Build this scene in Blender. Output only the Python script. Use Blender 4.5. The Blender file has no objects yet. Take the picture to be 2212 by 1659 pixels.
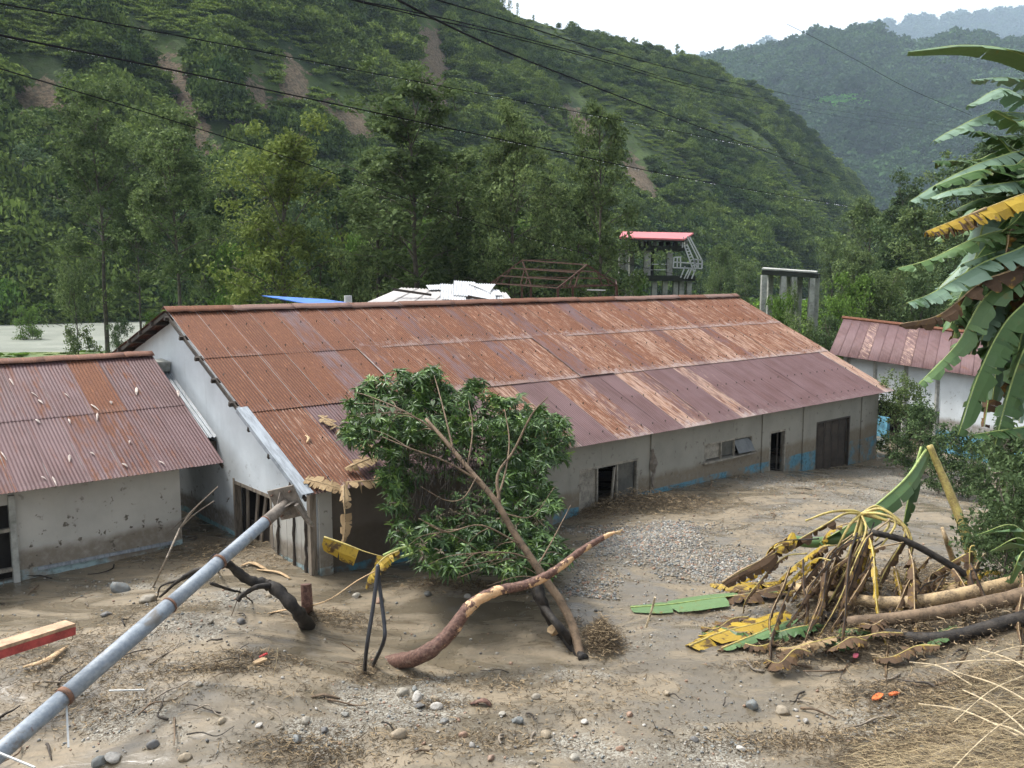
import bpy, math, random
import numpy as np
from mathutils import Vector, Matrix, Euler
random.seed(7); rng = np.random.default_rng(11)
sc = bpy.context.scene; COL = sc.collection
R = math.radians

# ------------------------------------------------------------------ camera, sky, sun
CAMZ = 6.2; PITCH = 0.1218; F = 1913.6; CX, CY = 1106.0, 829.5
cam_d = bpy.data.cameras.new('camera'); cam = bpy.data.objects.new('camera', cam_d); COL.objects.link(cam)
cam.location = (0, 0, CAMZ); cam.rotation_euler = (math.pi/2 - PITCH, 0, 0)
cam_d.sensor_width = 36; cam_d.lens = F/2212*36; cam_d.clip_start = .1; cam_d.clip_end = 12000
sc.camera = cam
SUN_EL, SUN_AZ = 58.0, -62.0            # elevation; azimuth measured clockwise from +Y (negative = left)
w = bpy.data.worlds.new('World'); sc.world = w; w.use_nodes = True
nt = w.node_tree; bg = nt.nodes['Background']
sky = nt.nodes.new('ShaderNodeTexSky'); sky.sky_type = 'NISHITA'; sky.sun_disc = False
sky.sun_elevation = R(SUN_EL); sky.sun_rotation = R(SUN_AZ); sky.air_density = 1.0; sky.dust_density = 4.0; sky.ozone_density = 1.0
# a closed white cloud deck: the sky's colour mostly washed out, its brightness raised by a multiplier
rgb = nt.nodes.new('ShaderNodeRGBToBW'); nt.links.new(sky.outputs[0], rgb.inputs[0])
mx = nt.nodes.new('ShaderNodeMixRGB'); mx.inputs[0].default_value = .72
sky_gain = nt.nodes.new('ShaderNodeMixRGB'); sky_gain.blend_type = 'MULTIPLY'; sky_gain.inputs[0].default_value = 1
sky_gain.inputs[2].default_value = (1.28, 1.29, 1.28, 1)
nt.links.new(rgb.outputs[0], sky_gain.inputs[1])
nt.links.new(sky.outputs[0], mx.inputs[1]); nt.links.new(sky_gain.outputs[0], mx.inputs[2])
nt.links.new(mx.outputs[0], bg.inputs[0]); bg.inputs[1].default_value = .15
sd = bpy.data.lights.new('sun', 'SUN'); sd.energy = 1.5; sd.angle = R(10); sd.color = (1, .97, .92)
sun = bpy.data.objects.new('sun', sd); COL.objects.link(sun)
_d = Vector((math.sin(R(SUN_AZ))*math.cos(R(SUN_EL)), math.cos(R(SUN_AZ))*math.cos(R(SUN_EL)), math.sin(R(SUN_EL))))
sun.rotation_euler = _d.to_track_quat('Z', 'Y').to_euler()
sc.view_settings.view_transform = 'Standard'; sc.view_settings.look = 'None'
sc.view_settings.exposure = 1.42; sc.view_settings.gamma = 1; sc.view_settings.use_curve_mapping = False
sc.cycles.max_bounces = 8; sc.cycles.diffuse_bounces = 3; sc.cycles.transparent_max_bounces = 8
sc.cycles.volume_bounces = 1

# ------------------------------------------------------------------ measuring the photograph (2212 px wide)
_c, _s = math.cos(PITCH), math.sin(PITCH)
def ray(x, y):
    a = (x-CX)/F; b = (CY-y)/F
    return np.array([a, _c+b*_s, -_s+b*_c])
CAMP = np.array([0, 0, CAMZ])
def at(x, y, D): d = ray(x, y); return CAMP + d*D/d[1]
def gz(x, y, z): d = ray(x, y); return CAMP + d*(z-CAMZ)/d[2]
def plane(x, y, n, P0, off=0):
    d = ray(x, y); n = np.asarray(n, float); t = (n@(np.asarray(P0)-CAMP)+off)/(n@d); return CAMP+d*t
def proj(P):
    P = np.asarray(P, float); q = P-CAMP
    fw = q[..., 1]*_c-q[..., 2]*_s; up = q[..., 1]*_s+q[..., 2]*_c
    return CX+q[..., 0]/fw*F, CY-up/fw*F
TH = .8563
U = np.array([math.sin(TH), math.cos(TH), 0]); V = np.array([-math.cos(TH), math.sin(TH), 0]); ZZ = np.array([0, 0, 1.])
E0 = np.array([-4.134, 17.431, 0]); HROT = math.atan2(U[1], U[0])
SL = math.atan2(3.49, 7.353); EAVE = 1.8
RN = -V*math.sin(SL)+ZZ*math.cos(SL)             # roof normal, front slope
def uvz(u, v, z): return E0+U*u+V*v+ZZ*z
def on_roof(x, y, off=0): return plane(x, y, RN, uvz(0, 0, EAVE), off)
def on_wall(x, y, off=0): return plane(x, y, -V, uvz(0, .45, 0), off)
def on_gable(x, y, off=0): return plane(x, y, -U, uvz(.35, 0, 0), off)

# ------------------------------------------------------------------ noise
_L = rng.random((257, 257))
def vnoise(x, y, s=1.0, seed=0):
    x = np.asarray(x, float)/s+seed*17.31+1000; y = np.asarray(y, float)/s+seed*9.7+1000
    xi = np.floor(x).astype(int); yi = np.floor(y).astype(int); fx = x-xi; fy = y-yi
    fx = fx*fx*(3-2*fx); fy = fy*fy*(3-2*fy)
    a = _L[xi % 256, yi % 256]; b = _L[(xi+1) % 256, yi % 256]; c = _L[xi % 256, (yi+1) % 256]; d = _L[(xi+1) % 256, (yi+1) % 256]
    return (a*(1-fx)+b*fx)*(1-fy)+(c*(1-fx)+d*fx)*fy
def fbm(x, y, s, oct=4, seed=0, g=.5):
    t = 0; a = 1; n = 0
    for k in range(oct):
        t = t+a*vnoise(x, y, s/2**k, seed+k*3); n += a; a *= g
    return t/n
def sm(t): t = np.clip(t, 0, 1); return t*t*(3-2*t)

# ------------------------------------------------------------------ objects
def tag(o, label=None, cat=None, group=None, kind=None):
    if label: o['label'] = label
    if cat: o['category'] = cat
    if group: o['group'] = group
    if kind: o['kind'] = kind
    return o
def link(o, parent=None):
    COL.objects.link(o)
    if parent is not None: o.parent = parent
    return o
def empty(name, loc, rz=0):
    o = bpy.data.objects.new(name, None); o.location = Vector([float(a) for a in loc]); o.rotation_euler.z = rz
    o.empty_display_size = .2
    return link(o)
def mesh(name, verts, faces, mats, smooth=False, mi=None):
    me = bpy.data.meshes.new(name)
    if isinstance(verts, np.ndarray) and isinstance(faces, np.ndarray):
        n, k = faces.shape
        me.vertices.add(len(verts)); me.vertices.foreach_set('co', verts.astype(np.float32).ravel())
        me.loops.add(n*k); me.loops.foreach_set('vertex_index', faces.astype(np.int32).ravel())
        me.polygons.add(n); me.polygons.foreach_set('loop_start', np.arange(0, n*k, k, dtype=np.int32))
        me.polygons.foreach_set('loop_total', np.full(n, k, dtype=np.int32))
        me.update(calc_edges=True)
    else:
        me.from_pydata([tuple(map(float, v)) for v in verts], [], [tuple(f) for f in faces])
    for m in (mats if isinstance(mats, (list, tuple)) else [mats]): me.materials.append(m)
    if mi is not None: me.polygons.foreach_set('material_index', np.asarray(mi, dtype=np.int32))
    if smooth: me.polygons.foreach_set('use_smooth', np.ones(len(me.polygons), dtype=bool))
    me.update(); return me
def obj(name, me, parent=None, loc=None, rot=None, scale=None):
    o = bpy.data.objects.new(name, me)
    if loc is not None: o.location = Vector([float(a) for a in loc])
    if rot is not None: o.rotation_euler = rot
    if scale is not None: o.scale = (scale,)*3 if isinstance(scale, (int, float)) else scale
    return link(o, parent)
class MB:
    """collects shapes for ONE mesh"""
    def __init__(s): s.v = []; s.f = []; s.m = []; s.k = 0
    def add(s, vs, fs):
        b = len(s.v); s.v += [tuple(float(c) for c in p) for p in vs]
        s.f += [tuple(i+b for i in f) for f in fs]; s.m += [s.k]*len(fs); return s
    def box(s, c, d, rot=None, jit=0):
        c = np.array(c, float); d = np.array(d, float)/2
        M = np.eye(3) if rot is None else np.array(Euler(rot).to_matrix())
        P = [c+M@(d*np.array(q)+np.array([random.uniform(-jit, jit) for _ in range(3)])) for q in ((-1,-1,-1),(1,-1,-1),(1,1,-1),(-1,1,-1),(-1,-1,1),(1,-1,1),(1,1,1),(-1,1,1))]
        return s.add(P, [(0,3,2,1),(4,5,6,7),(0,1,5,4),(1,2,6,5),(2,3,7,6),(3,0,4,7)])
    def bar(s, a, b, w, h=None, up=(0, 0, 1)):
        a = np.array(a, float); b = np.array(b, float); h = h or w; d = b-a; d /= np.linalg.norm(d)+1e-9
        up = np.array(up, float); x = np.cross(d, up)
        if np.linalg.norm(x) < .05: x = np.cross(d, (1, 0, 0))
        x /= np.linalg.norm(x); y = np.cross(x, d); x = x*w/2; y = y*h/2
        return s.add([a-x-y, a+x-y, a+x+y, a-x+y, b-x-y, b+x-y, b+x+y, b-x+y], [(0,3,2,1),(4,5,6,7),(0,1,5,4),(1,2,6,5),(2,3,7,6),(3,0,4,7)])
    def tube(s, pts, rad, n=8, jit=0, cap=True):
        pts = [np.array(p, float) for p in pts]; m = len(pts)
        rad = [rad]*m if isinstance(rad, (int, float)) else list(rad)
        vs = []; fs = []; px = None
        for i, p in enumerate(pts):
            d = pts[min(i+1, m-1)]-pts[max(i-1, 0)]; d = d/(np.linalg.norm(d)+1e-9)
            if px is None:
                px = np.cross(d, (0, 0, 1.)) if abs(d[2]) < .9 else np.cross(d, (1., 0, 0))
            x = px-d*(px@d); x /= np.linalg.norm(x)+1e-9; y = np.cross(d, x); px = x
            for k in range(n):
                a = 2*math.pi*k/n; r = rad[i]*(1+random.uniform(-jit, jit))
                vs.append(p+(x*math.cos(a)+y*math.sin(a))*r)
        for i in range(m-1):
            for k in range(n): fs.append((i*n+k, i*n+(k+1) % n, (i+1)*n+(k+1) % n, (i+1)*n+k))
        if cap: fs += [tuple(range(n-1, -1, -1)), tuple((m-1)*n+k for k in range(n))]
        return s.add(vs, fs)
    def prism(s, poly, off):
        off = np.array(off, float); a = [np.array(p, float) for p in poly]; n = len(a)
        return s.add(a+[p+off for p in a], [tuple(range(n-1, -1, -1)), tuple(range(n, 2*n))]+[(i, (i+1) % n, n+(i+1) % n, n+i) for i in range(n)])
    def build(s, name, mats, parent=None, smooth=False, loc=None, rot=None):
        return obj(name, mesh(name, s.v, s.f, mats, smooth, s.m), parent, loc, rot)
def spline(pts, n=6):
    """Catmull-Rom through the points (any dimension)"""
    P = [np.array(p, float) for p in pts]; P = [2*P[0]-P[1]]+P+[2*P[-1]-P[-2]]; out = []
    for i in range(1, len(P)-2):
        for k in range(n):
            t = k/n; a, b, c, d = P[i-1:i+3]
            out.append(.5*((2*b)+(c-a)*t+(2*a-5*b+4*c-d)*t*t+(3*b-a-3*c+d)*t**3))
    out.append(P[-2]); return out

# ------------------------------------------------------------------ materials
def NT(name):
    m = bpy.data.materials.new(name); m.use_nodes = True; n = m.node_tree
    for x in list(n.nodes): n.nodes.remove(x)
    out = n.nodes.new('ShaderNodeOutputMaterial'); return m, n, out
def sock(n, v, s):
    if hasattr(v, 'links'): n.links.new(v, s)
    elif isinstance(v, (tuple, list)) and len(v) == 3 and s.type == 'RGBA': s.default_value = (*v, 1)
    else: s.default_value = v
def noise(n, vec, scale, detail=4, rough=.55, dist=0, sc3=None, dims='3D'):
    if sc3 is not None:
        mp = n.nodes.new('ShaderNodeMapping'); n.links.new(vec, mp.inputs[0]); mp.inputs['Scale'].default_value = sc3; vec = mp.outputs[0]
    t = n.nodes.new('ShaderNodeTexNoise'); n.links.new(vec, t.inputs['Vector']); t.inputs['Scale'].default_value = scale
    t.inputs['Detail'].default_value = detail; t.inputs['Roughness'].default_value = rough; t.inputs['Distortion'].default_value = dist
    return t.outputs[0]
def ramp(n, fac, a, b, ca=0., cb=1.):
    t = n.nodes.new('ShaderNodeMapRange'); sock(n, fac, t.inputs[0]); t.inputs[1].default_value = a; t.inputs[2].default_value = b
    t.inputs[3].default_value = ca; t.inputs[4].default_value = cb; t.interpolation_type = 'SMOOTHSTEP'; return t.outputs[0]
def mix(n, fac, a, b, mode='MIX'):
    t = n.nodes.new('ShaderNodeMixRGB'); t.blend_type = mode; sock(n, fac, t.inputs[0]); sock(n, a, t.inputs[1]); sock(n, b, t.inputs[2]); return t.outputs[0]
def mth(n, op, a, b=0.):
    t = n.nodes.new('ShaderNodeMath'); t.operation = op; sock(n, a, t.inputs[0]); sock(n, b, t.inputs[1]); return t.outputs[0]
def bump(n, h, strength=.5, dist=.02):
    t = n.nodes.new('ShaderNodeBump'); t.inputs['Strength'].default_value = strength; t.inputs['Distance'].default_value = dist; n.links.new(h, t.inputs['Height']); return t.outputs[0]
def bsdf(n, out, col, rough=.7, nrm=None, spec=.4, metal=0., trans=None):
    p = n.nodes.new('ShaderNodeBsdfPrincipled'); sock(n, col, p.inputs['Base Color']); sock(n, rough, p.inputs['Roughness'])
    sock(n, spec, p.inputs['Specular IOR Level']); sock(n, metal, p.inputs['Metallic'])
    if nrm is not None: n.links.new(nrm, p.inputs['Normal'])
    if trans:
        t = n.nodes.new('ShaderNodeBsdfTranslucent'); sock(n, col, t.inputs[0]); mm = n.nodes.new('ShaderNodeMixShader'); mm.inputs[0].default_value = trans
        n.links.new(p.outputs[0], mm.inputs[1]); n.links.new(t.outputs[0], mm.inputs[2]); n.links.new(mm.outputs[0], out.inputs[0])
    else: n.links.new(p.outputs[0], out.inputs[0])
    return p
def coord(n, which='Object'): return n.nodes.new('ShaderNodeTexCoord').outputs[which]
def geo(n, which='Position'): return n.nodes.new('ShaderNodeNewGeometry').outputs[which]
def oinfo(n, which): return n.nodes.new('ShaderNodeObjectInfo').outputs[which]
def attr(n, name, typ='GEOMETRY', out='Fac'):
    t = n.nodes.new('ShaderNodeAttribute'); t.attribute_name = name; t.attribute_type = typ; return t.outputs[out]
def simple(name, col, rough=.7, var=.25, scale=6., bmp=.3, bd=.01, col2=None, spec=.4, metal=0., sc3=None, pos=False):
    """one surface with mottled colour and fine relief"""
    m, n, out = NT(name); co = geo(n) if pos else coord(n)
    a = noise(n, co, scale, 6, .6, sc3=sc3); b = noise(n, co, scale*5, 4, .6, sc3=sc3)
    c2 = col2 or tuple(c*(1-var*1.6) for c in col)
    c = mix(n, ramp(n, a, .35, .65), c2, col)
    c = mix(n, ramp(n, b, .3, .7, 0, var), c, tuple(min(1, x*1.5) for x in col))
    bsdf(n, out, c, rough, bump(n, b, bmp, bd), spec, metal); return m
def foliage(name, dark, light, trans=.25, spec=.3, rough=.55, per='island', tone=False, vary=None):
    m, n, out = NT(name)
    r = geo(n, 'Random Per Island'); c = mix(n, r, dark, light)
    o = oinfo(n, 'Random'); c = mix(n, ramp(n, o, 0, 1, 0, .5), c, vary or tuple(x*.55 for x in light))
    if tone:
        t = attr(n, 'tone', 'INSTANCER', 'Color'); c = mix(n, 1., c, t, 'MULTIPLY')
    bsdf(n, out, c, rough, None, spec, 0, trans); return m

M = {}
# painted / rusted corrugated iron. Object colour carries: R rust, G worn pale paint, B bare galvanised, A brightness of paint
def sheet_mat():
    m, n, out = NT('corrugated_iron'); co = coord(n); rnd = oinfo(n, 'Random')
    oc = n.nodes.new('ShaderNodeSeparateColor'); n.links.new(oinfo(n, 'Color'), oc.inputs[0])
    rust_a, worn_a, galv_a = oc.outputs[0], oc.outputs[1], oc.outputs[2]
    cb = n.nodes.new('ShaderNodeCombineXYZ')
    n.links.new(mth(n, 'MULTIPLY', rnd, 37.), cb.inputs[0]); n.links.new(mth(n, 'MULTIPLY', rnd, 91.), cb.inputs[1])
    ad = n.nodes.new('ShaderNodeVectorMath'); n.links.new(co, ad.inputs[0]); n.links.new(cb.outputs[0], ad.inputs[1]); p = ad.outputs[0]
    streak = noise(n, p, 1, 5, .6, .3, (9, .55, 1)); blot = noise(n, p, 3.2, 6, .65, .6, (1.6, .7, 1)); fine = noise(n, p, 26, 4, .6, 0, (3, .7, 1)); big = noise(n, p, .8, 3, .5)
    paint = mix(n, ramp(n, streak, .3, .7), (.085, .043, .041), (.125, .068, .067))
    paint = mix(n, ramp(n, big, .35, .65, 0, .6), paint, (.150, .092, .095))
    rustc = mix(n, ramp(n, fine, .3, .7), (.095, .038, .023), (.20, .084, .044))
    rustc = mix(n, ramp(n, noise(n, p, 8, 4, .6, 0, (4, .4, 1)), .55, .75, 0, .8), rustc, (.33, .15, .075))
    # how much of each: threshold of streaky noise by the sheet's own amount
    k = mth(n, 'ADD', mth(n, 'MULTIPLY', streak, .55), mth(n, 'MULTIPLY', blot, .45))
    rf = ramp(n, mth(n, 'ADD', k, mth(n, 'MULTIPLY', rust_a, .55)), .62, .80)
    c = mix(n, rf, paint, rustc)
    wk = mth(n, 'ADD', noise(n, p, 1, 7, .72, .12, (30, 1.5, 1)), mth(n, 'MULTIPLY', worn_a, .36))
    wf = ramp(n, wk, .70, .84, 0, .85)
    c = mix(n, wf, c, mix(n, fine, (.34, .20, .135), (.46, .34, .27)))
    # bare zinc runs down the lap edges of the sheet
    sx = n.nodes.new('ShaderNodeSeparateXYZ'); n.links.new(co, sx.inputs[0])
    e = mth(n, 'ADD', mth(n, 'MULTIPLY', mth(n, 'SUBTRACT', .075, sx.outputs[0]), 9.), mth(n, 'MULTIPLY', noise(n, p, 1, 4, .6, 0, (6, .8, 1)), .9))
    gf = ramp(n, mth(n, 'ADD', e, mth(n, 'SUBTRACT', mth(n, 'MULTIPLY', galv_a, .9), .62)), .45, .75)
    c = mix(n, gf, c, mix(n, streak, (.33, .32, .32), (.47, .44, .41)))
    lapz = mth(n, 'MULTIPLY', ramp(n, mth(n, 'ADD', mth(n, 'SUBTRACT', .30, sx.outputs[1]), mth(n, 'MULTIPLY', mth(n, 'SUBTRACT', noise(n, p, 5, 5, .7), .5), 1.6)), .0, .28), mth(n, 'MULTIPLY', worn_a, .9)); c = mix(n, lapz, c, mix(n, fine, (.27, .22, .21), (.42, .36, .34)))
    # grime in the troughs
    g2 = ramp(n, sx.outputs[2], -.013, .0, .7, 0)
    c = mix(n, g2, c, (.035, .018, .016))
    rg = mix(n, rf, (.68,)*3, (.88,)*3)
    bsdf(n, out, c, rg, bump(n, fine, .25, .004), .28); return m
M['sheet'] = sheet_mat()
def wall_mat(name, base, low, mudz, spots=.5, dado=None, dz=0):
    m, n, out = NT(name); co = geo(n); sp = n.nodes.new('ShaderNodeSeparateXYZ'); n.links.new(co, sp.inputs[0]); z = sp.outputs[2]
    a = noise(n, co, .9, 6, .6); b = noise(n, co, 7, 6, .65); s = noise(n, co, 3.2, 2, .5); f = noise(n, co, 45, 4, .6)
    run = noise(n, co, 1, 5, .6, 0, (5, 5, .35))
    c = mix(n, ramp(n, a, .3, .7), tuple(x*.82 for x in base), base)
    c = mix(n, ramp(n, run, .55, .8, 0, .35), c, tuple(x*.55 for x in base))
    # silt line left by the flow
    lf = ramp(n, mth(n, 'ADD', z, mth(n, 'MULTIPLY', a, .5)), mudz+.55, mudz+.30, 0, .85)
    c = mix(n, mth(n, 'MULTIPLY', lf, ramp(n, b, .2, .6, .55, 1)), c, low)
    if dado:
        df = mth(n, 'MULTIPLY', ramp(n, mth(n, 'ADD', z, mth(n, 'MULTIPLY', a, .16)), dz+.10, dz+.07, 0, .85), ramp(n, noise(n, co, 1.1, 5, .65), .40, .56))
        c = mix(n, df, c, mix(n, ramp(n, b, .45, .7), dado, tuple(x*.45 for x in dado)))
    # splashes of mud
    dn = n.nodes.new('ShaderNodeTexNoise'); n.links.new(co, dn.inputs['Vector']); dn.inputs['Scale'].default_value = 9; dn.inputs['Detail'].default_value = 5
    dv = n.nodes.new('ShaderNodeVectorMath'); dv.operation = 'MULTIPLY_ADD'; n.links.new(dn.outputs['Color'], dv.inputs[0]); dv.inputs[1].default_value = (.35, .35, .35); n.links.new(co, dv.inputs[2])
    v = n.nodes.new('ShaderNodeTexVoronoi'); n.links.new(dv.outputs[0], v.inputs[0]); v.inputs['Scale'].default_value = 4.6; v.feature = 'F1'
    sf = mth(n, 'MULTIPLY', ramp(n, mth(n, 'ADD', v.outputs[0], mth(n, 'MULTIPLY', b, .34)), .46, .34), ramp(n, s, .44, .60))
    c = mix(n, mth(n, 'MULTIPLY', sf, ramp(n, z, 2.4, .6, 0, spots)), c, (.10, .085, .066))
    bsdf(n, out, c, .85, bump(n, mth(n, 'ADD', mth(n, 'MULTIPLY', f, .3), b), .4, .012), .25); return m
M['wall_white'] = wall_mat('whitewashed_plaster', (.60, .64, .66), (.17, .14, .105), .25, .85, (.24, .45, .50), 0.0)
M['wall_front'] = wall_mat('silt_stained_plaster', (.275, .262, .222), (.165, .130, .088), .32, .7, (.075, .23, .31), .04)
M['wall_mud'] = wall_mat('mud_coated_plaster', (.15, .125, .10), (.085, .068, .05), .6, .7, (.06, .20, .27), .0)  # darker brown base for the near stretch of the front wall
M['wall_annex'] = wall_mat('mottled_plaster', (.46, .445, .40), (.17, .138, .10), .28, 1.0, (.30, .42, .44), .06)
M['blue'] = simple('faded_blue_paint', (.13, .34, .46), .7, .4, 4)
M['timber'] = simple('weathered_timber', (.24, .20, .155), .85, .4, 3, .5, .01, sc3=(2, 2, .3))
M['dark_timber'] = simple('wet_dark_timber', (.055, .043, .033), .75, .4, 3, .5, .01)
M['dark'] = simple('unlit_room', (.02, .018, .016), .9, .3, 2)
M['zinc'] = simple('bare_zinc', (.27, .30, .33), .45, .3, 3, .2, .004, spec=.6, sc3=(6, .6, 1))
M['white_sheet'] = simple('white_roof_sheet', (.50, .51, .52), .4, .12, 2, .2, .004)
M['glass'] = simple('dusty_glass', (.07, .07, .062), .35, .4, 3, .1, .002, spec=.6)
M['frame'] = simple('dirty_cream_frame', (.27, .245, .20), .8, .35, 5)
M['steel'] = simple('galvanised_pole', (.185, .215, .25), .50, .25, 5, .3, .004, col2=(.25, .27, .285), spec=.5)
def pole_mat():
    m, n, out = NT('dirty_galvanised_pole'); co = coord(n); a = noise(n, co, 3.0, 6, .65, .5); b = noise(n, co, 14, 5, .65)
    c = mix(n, ramp(n, b, .35, .65), (.17, .20, .235), (.255, .285, .315)); c = mix(n, ramp(n, a, .55, .68, 0, .75), c, (.15, .12, .085)); c = mix(n, ramp(n, noise(n, co, 6, 5, .7), .64, .70, 0, .7), c, (.16, .07, .04))
    bsdf(n, out, c, mix(n, b, (.38,)*3, (.7,)*3), bump(n, b, .3, .003), .5); return m
M['steel'] = pole_mat()
M['rusty'] = simple('rusty_steel', (.17, .085, .05), .8, .4, 9, .4, .004, col2=(.085, .055, .042))
M['mudsteel'] = simple('mud_caked_steel', (.20, .17, .14), .8, .3, 9, .5, .006)
M['concrete'] = simple('mossy_concrete', (.36, .36, .33), .85, .4, 1.2, .4, .01, col2=(.16, .165, .145))
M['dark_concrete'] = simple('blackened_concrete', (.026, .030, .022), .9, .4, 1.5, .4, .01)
M['red_roof'] = simple('red_painted_roof', (.52, .13, .135), .5, .12, 2)
M['white_paint'] = simple('white_painted_steel', (.50, .51, .50), .5, .15, 4)
M['tarp'] = simple('blue_tarpaulin', (.035, .15, .52), .5, .2, 2)
M['cable'] = simple('black_cable', (.010, .010, .012), .9, .2, 20, spec=.1)
M['hose'] = simple('black_hose', (.02, .021, .026), .38, .2, 20, spec=.5)
def child(o, parent):
    """o was built in world coordinates: keep it where it is"""
    o.parent = parent; o.matrix_parent_inverse = parent.matrix_basis.inverted(); return o

# ------------------------------------------------------------------ ground
def smin(t, a, b): return sm((t-a)/(b-a))
def ground_z(x, y):
    x = np.asarray(x, float); y = np.asarray(y, float)
    u = (x-E0[0])*U[0]+(y-E0[1])*U[1]; v = (x-E0[0])*V[0]+(y-E0[1])*V[1]
    z = -.12-.75*smin(u, 13.5, 24)-.14*smin(u, -1, 3)*(1-smin(u, 7, 9))*smin(v, -4, 0)
    z = z+.22*np.exp(-((u-.2)**2/3+(v-2.6)**2/3.))+.18*np.exp(-((u-10)**2/2.6+(v+.3)**2/1.2))
    near = 1-smin(y, 36, 48)
    n1 = fbm(x, y, 3.2, 3, 2)-.5; n2 = fbm(x, y, .8, 3, 5)-.5
    z = z+near*(n1*.42+n2*.10)*(.4+.6*smin(-v, 0, 3))
    # mounds of sediment: left of the pole, by the stump, gravel bar, heap of rubbish
    for (a, b, h, r) in ((-5.6, 15.2, .38, 1.9), (-4.1, 12.4, .25, 1.6), (2.4, 19.4, .22, 2.2), (7.5, 15.5, .45, 2.2), (-1.2, 17.2, .28, 1.2), (-9.5, 13.2, .4, 1.8)):
        z = z+h*np.exp(-((x-a)**2+(y-b)**2)/(r*r))
    # the bank the photographer stands on, rising to the right and towards the camera
    z = z+1.25*sm(((x-3.6)*.55+(11.4-y)*.42)/3.2)*(1-smin(y, 15, 20))
    z = z+1.2*smin(10.0-y, 0, 5)
    z = np.where(y > 30, z*near+(-.55)*(1-near), z)
    far = smin(v, 14, 20)*near
    z = z-.45*far
    z = z+(1-near)*(fbm(x, y, 22, 3, 8)-.5)*.8
    # right-hand bank of the valley, and the river bed
    pxx = CX+x/np.maximum(y, 3)*F*.993
    bank = np.interp(pxx, BKX, BKD)
    z = z-3.2*smin(y-bank, -4, 6)*(y > 40)
    rt = smin(x-.36*y, 6, 60)*smin(y, 34, 110)
    return z+rt*19
BKX = np.array([-900, 0, 300, 560, 1000, 1500, 1800, 2100, 3200.]); BKD = np.array([82, 82, 84, 94, 132, 185, 250, 400, 900.])
FTX = np.array([-1500, -300, 0, 500, 1000, 1400, 1650, 1900, 2200.]); FTD = np.array([120, 124, 132, 150, 190, 232, 265, 330, 420.])
def gp(px, py, up=0.):
    """the point of the ground under a pixel of the photograph"""
    z = 0.
    for _ in range(12):
        P = gz(px, py, z+up); z = float(ground_z(P[0], P[1]))
    P[2] = z+up; return P
def gh(P, up=0.): return np.array([P[0], P[1], float(ground_z(P[0], P[1]))+up])

def warp(lo, hi, step, far_lo, far_hi, g=1.16):
    c = list(np.arange(lo, hi, step)); s = step; a = c[-1]
    while a < far_hi: s *= g; a += s; c.append(a)
    s = step; a = c[0]; pre = []
    while a > far_lo: s *= g; a -= s; pre.append(a)
    return np.array(pre[::-1]+c)
def grid_mesh(name, X, Y, Z, mat, smooth=True):
    h, w_ = X.shape; v = np.stack([X.ravel(), Y.ravel(), Z.ravel()], 1)
    i = np.arange(h*w_).reshape(h, w_); f = np.stack([i[:-1, :-1].ravel(), i[:-1, 1:].ravel(), i[1:, 1:].ravel(), i[1:, :-1].ravel()], 1)
    return mesh(name, v, f, mat, smooth)
def zone_blob(x, y, pts):
    t = np.zeros_like(np.asarray(x, float))
    for (a, b, rx, ry, k) in pts: t = np.maximum(t, k*np.exp(-(((x-a)/rx)**2+((y-b)/ry)**2)))
    return t
def gpx(px, py): P = gz(px, py, -.1); return P[0], P[1]
def gravelness(x, y):
    pts = []
    for (px, py, rx, ry, k) in ((1400, 1170, 1.7, 1.8, 1.), (1500, 1215, 1.4, 1.2, .9), (830, 1540, 1.2, .9, .95), (620, 1500, .9, .6, .7), (1150, 1600, 2.2, .8, .75), (1180, 1460, 1.5, .5, .55), (700, 1600, 1.4, .6, .8), (480, 1310, 1.3, .8, .7), (1480, 1620, 1.4, .6, .6), (300, 1270, 1.4, .8, .55), (1360, 1400, .8, 1., .5),
                                (1700, 1040, 2.5, 2.5, .6), (1950, 1000, 3, 3, .7), (1900, 1560, 1.4, .8, .7), (1250, 1290, .8, .5, .35), (950, 1270, .9, .5, .5), (430, 1400, 1.2, .6, .6), (250, 1560, 1., .6, .7)):
        a, b = gpx(px, py); pts.append((a, b, rx, ry, k))
    return np.clip(zone_blob(x, y, pts)*1.0+(fbm(x, y, 1.3, 4, 9)-.56)*1.3, 0, 1)
xs = warp(-11, 13, .075, -700, 700, 1.13); ys = warp(8.2, 30, .075, -30, 900, 1.10)
GX, GY = np.meshgrid(xs, ys); GZ = ground_z(GX, GY)
nr = (GY < 40)*(GY > 5)
gv = gravelness(GX, GY)*nr
GZ = GZ+nr*(.022*gv*(fbm(GX, GY, .22, 2, 4)-.3)+.018*(fbm(GX, GY, .5, 2, 14)-.5)*gv)
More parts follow.
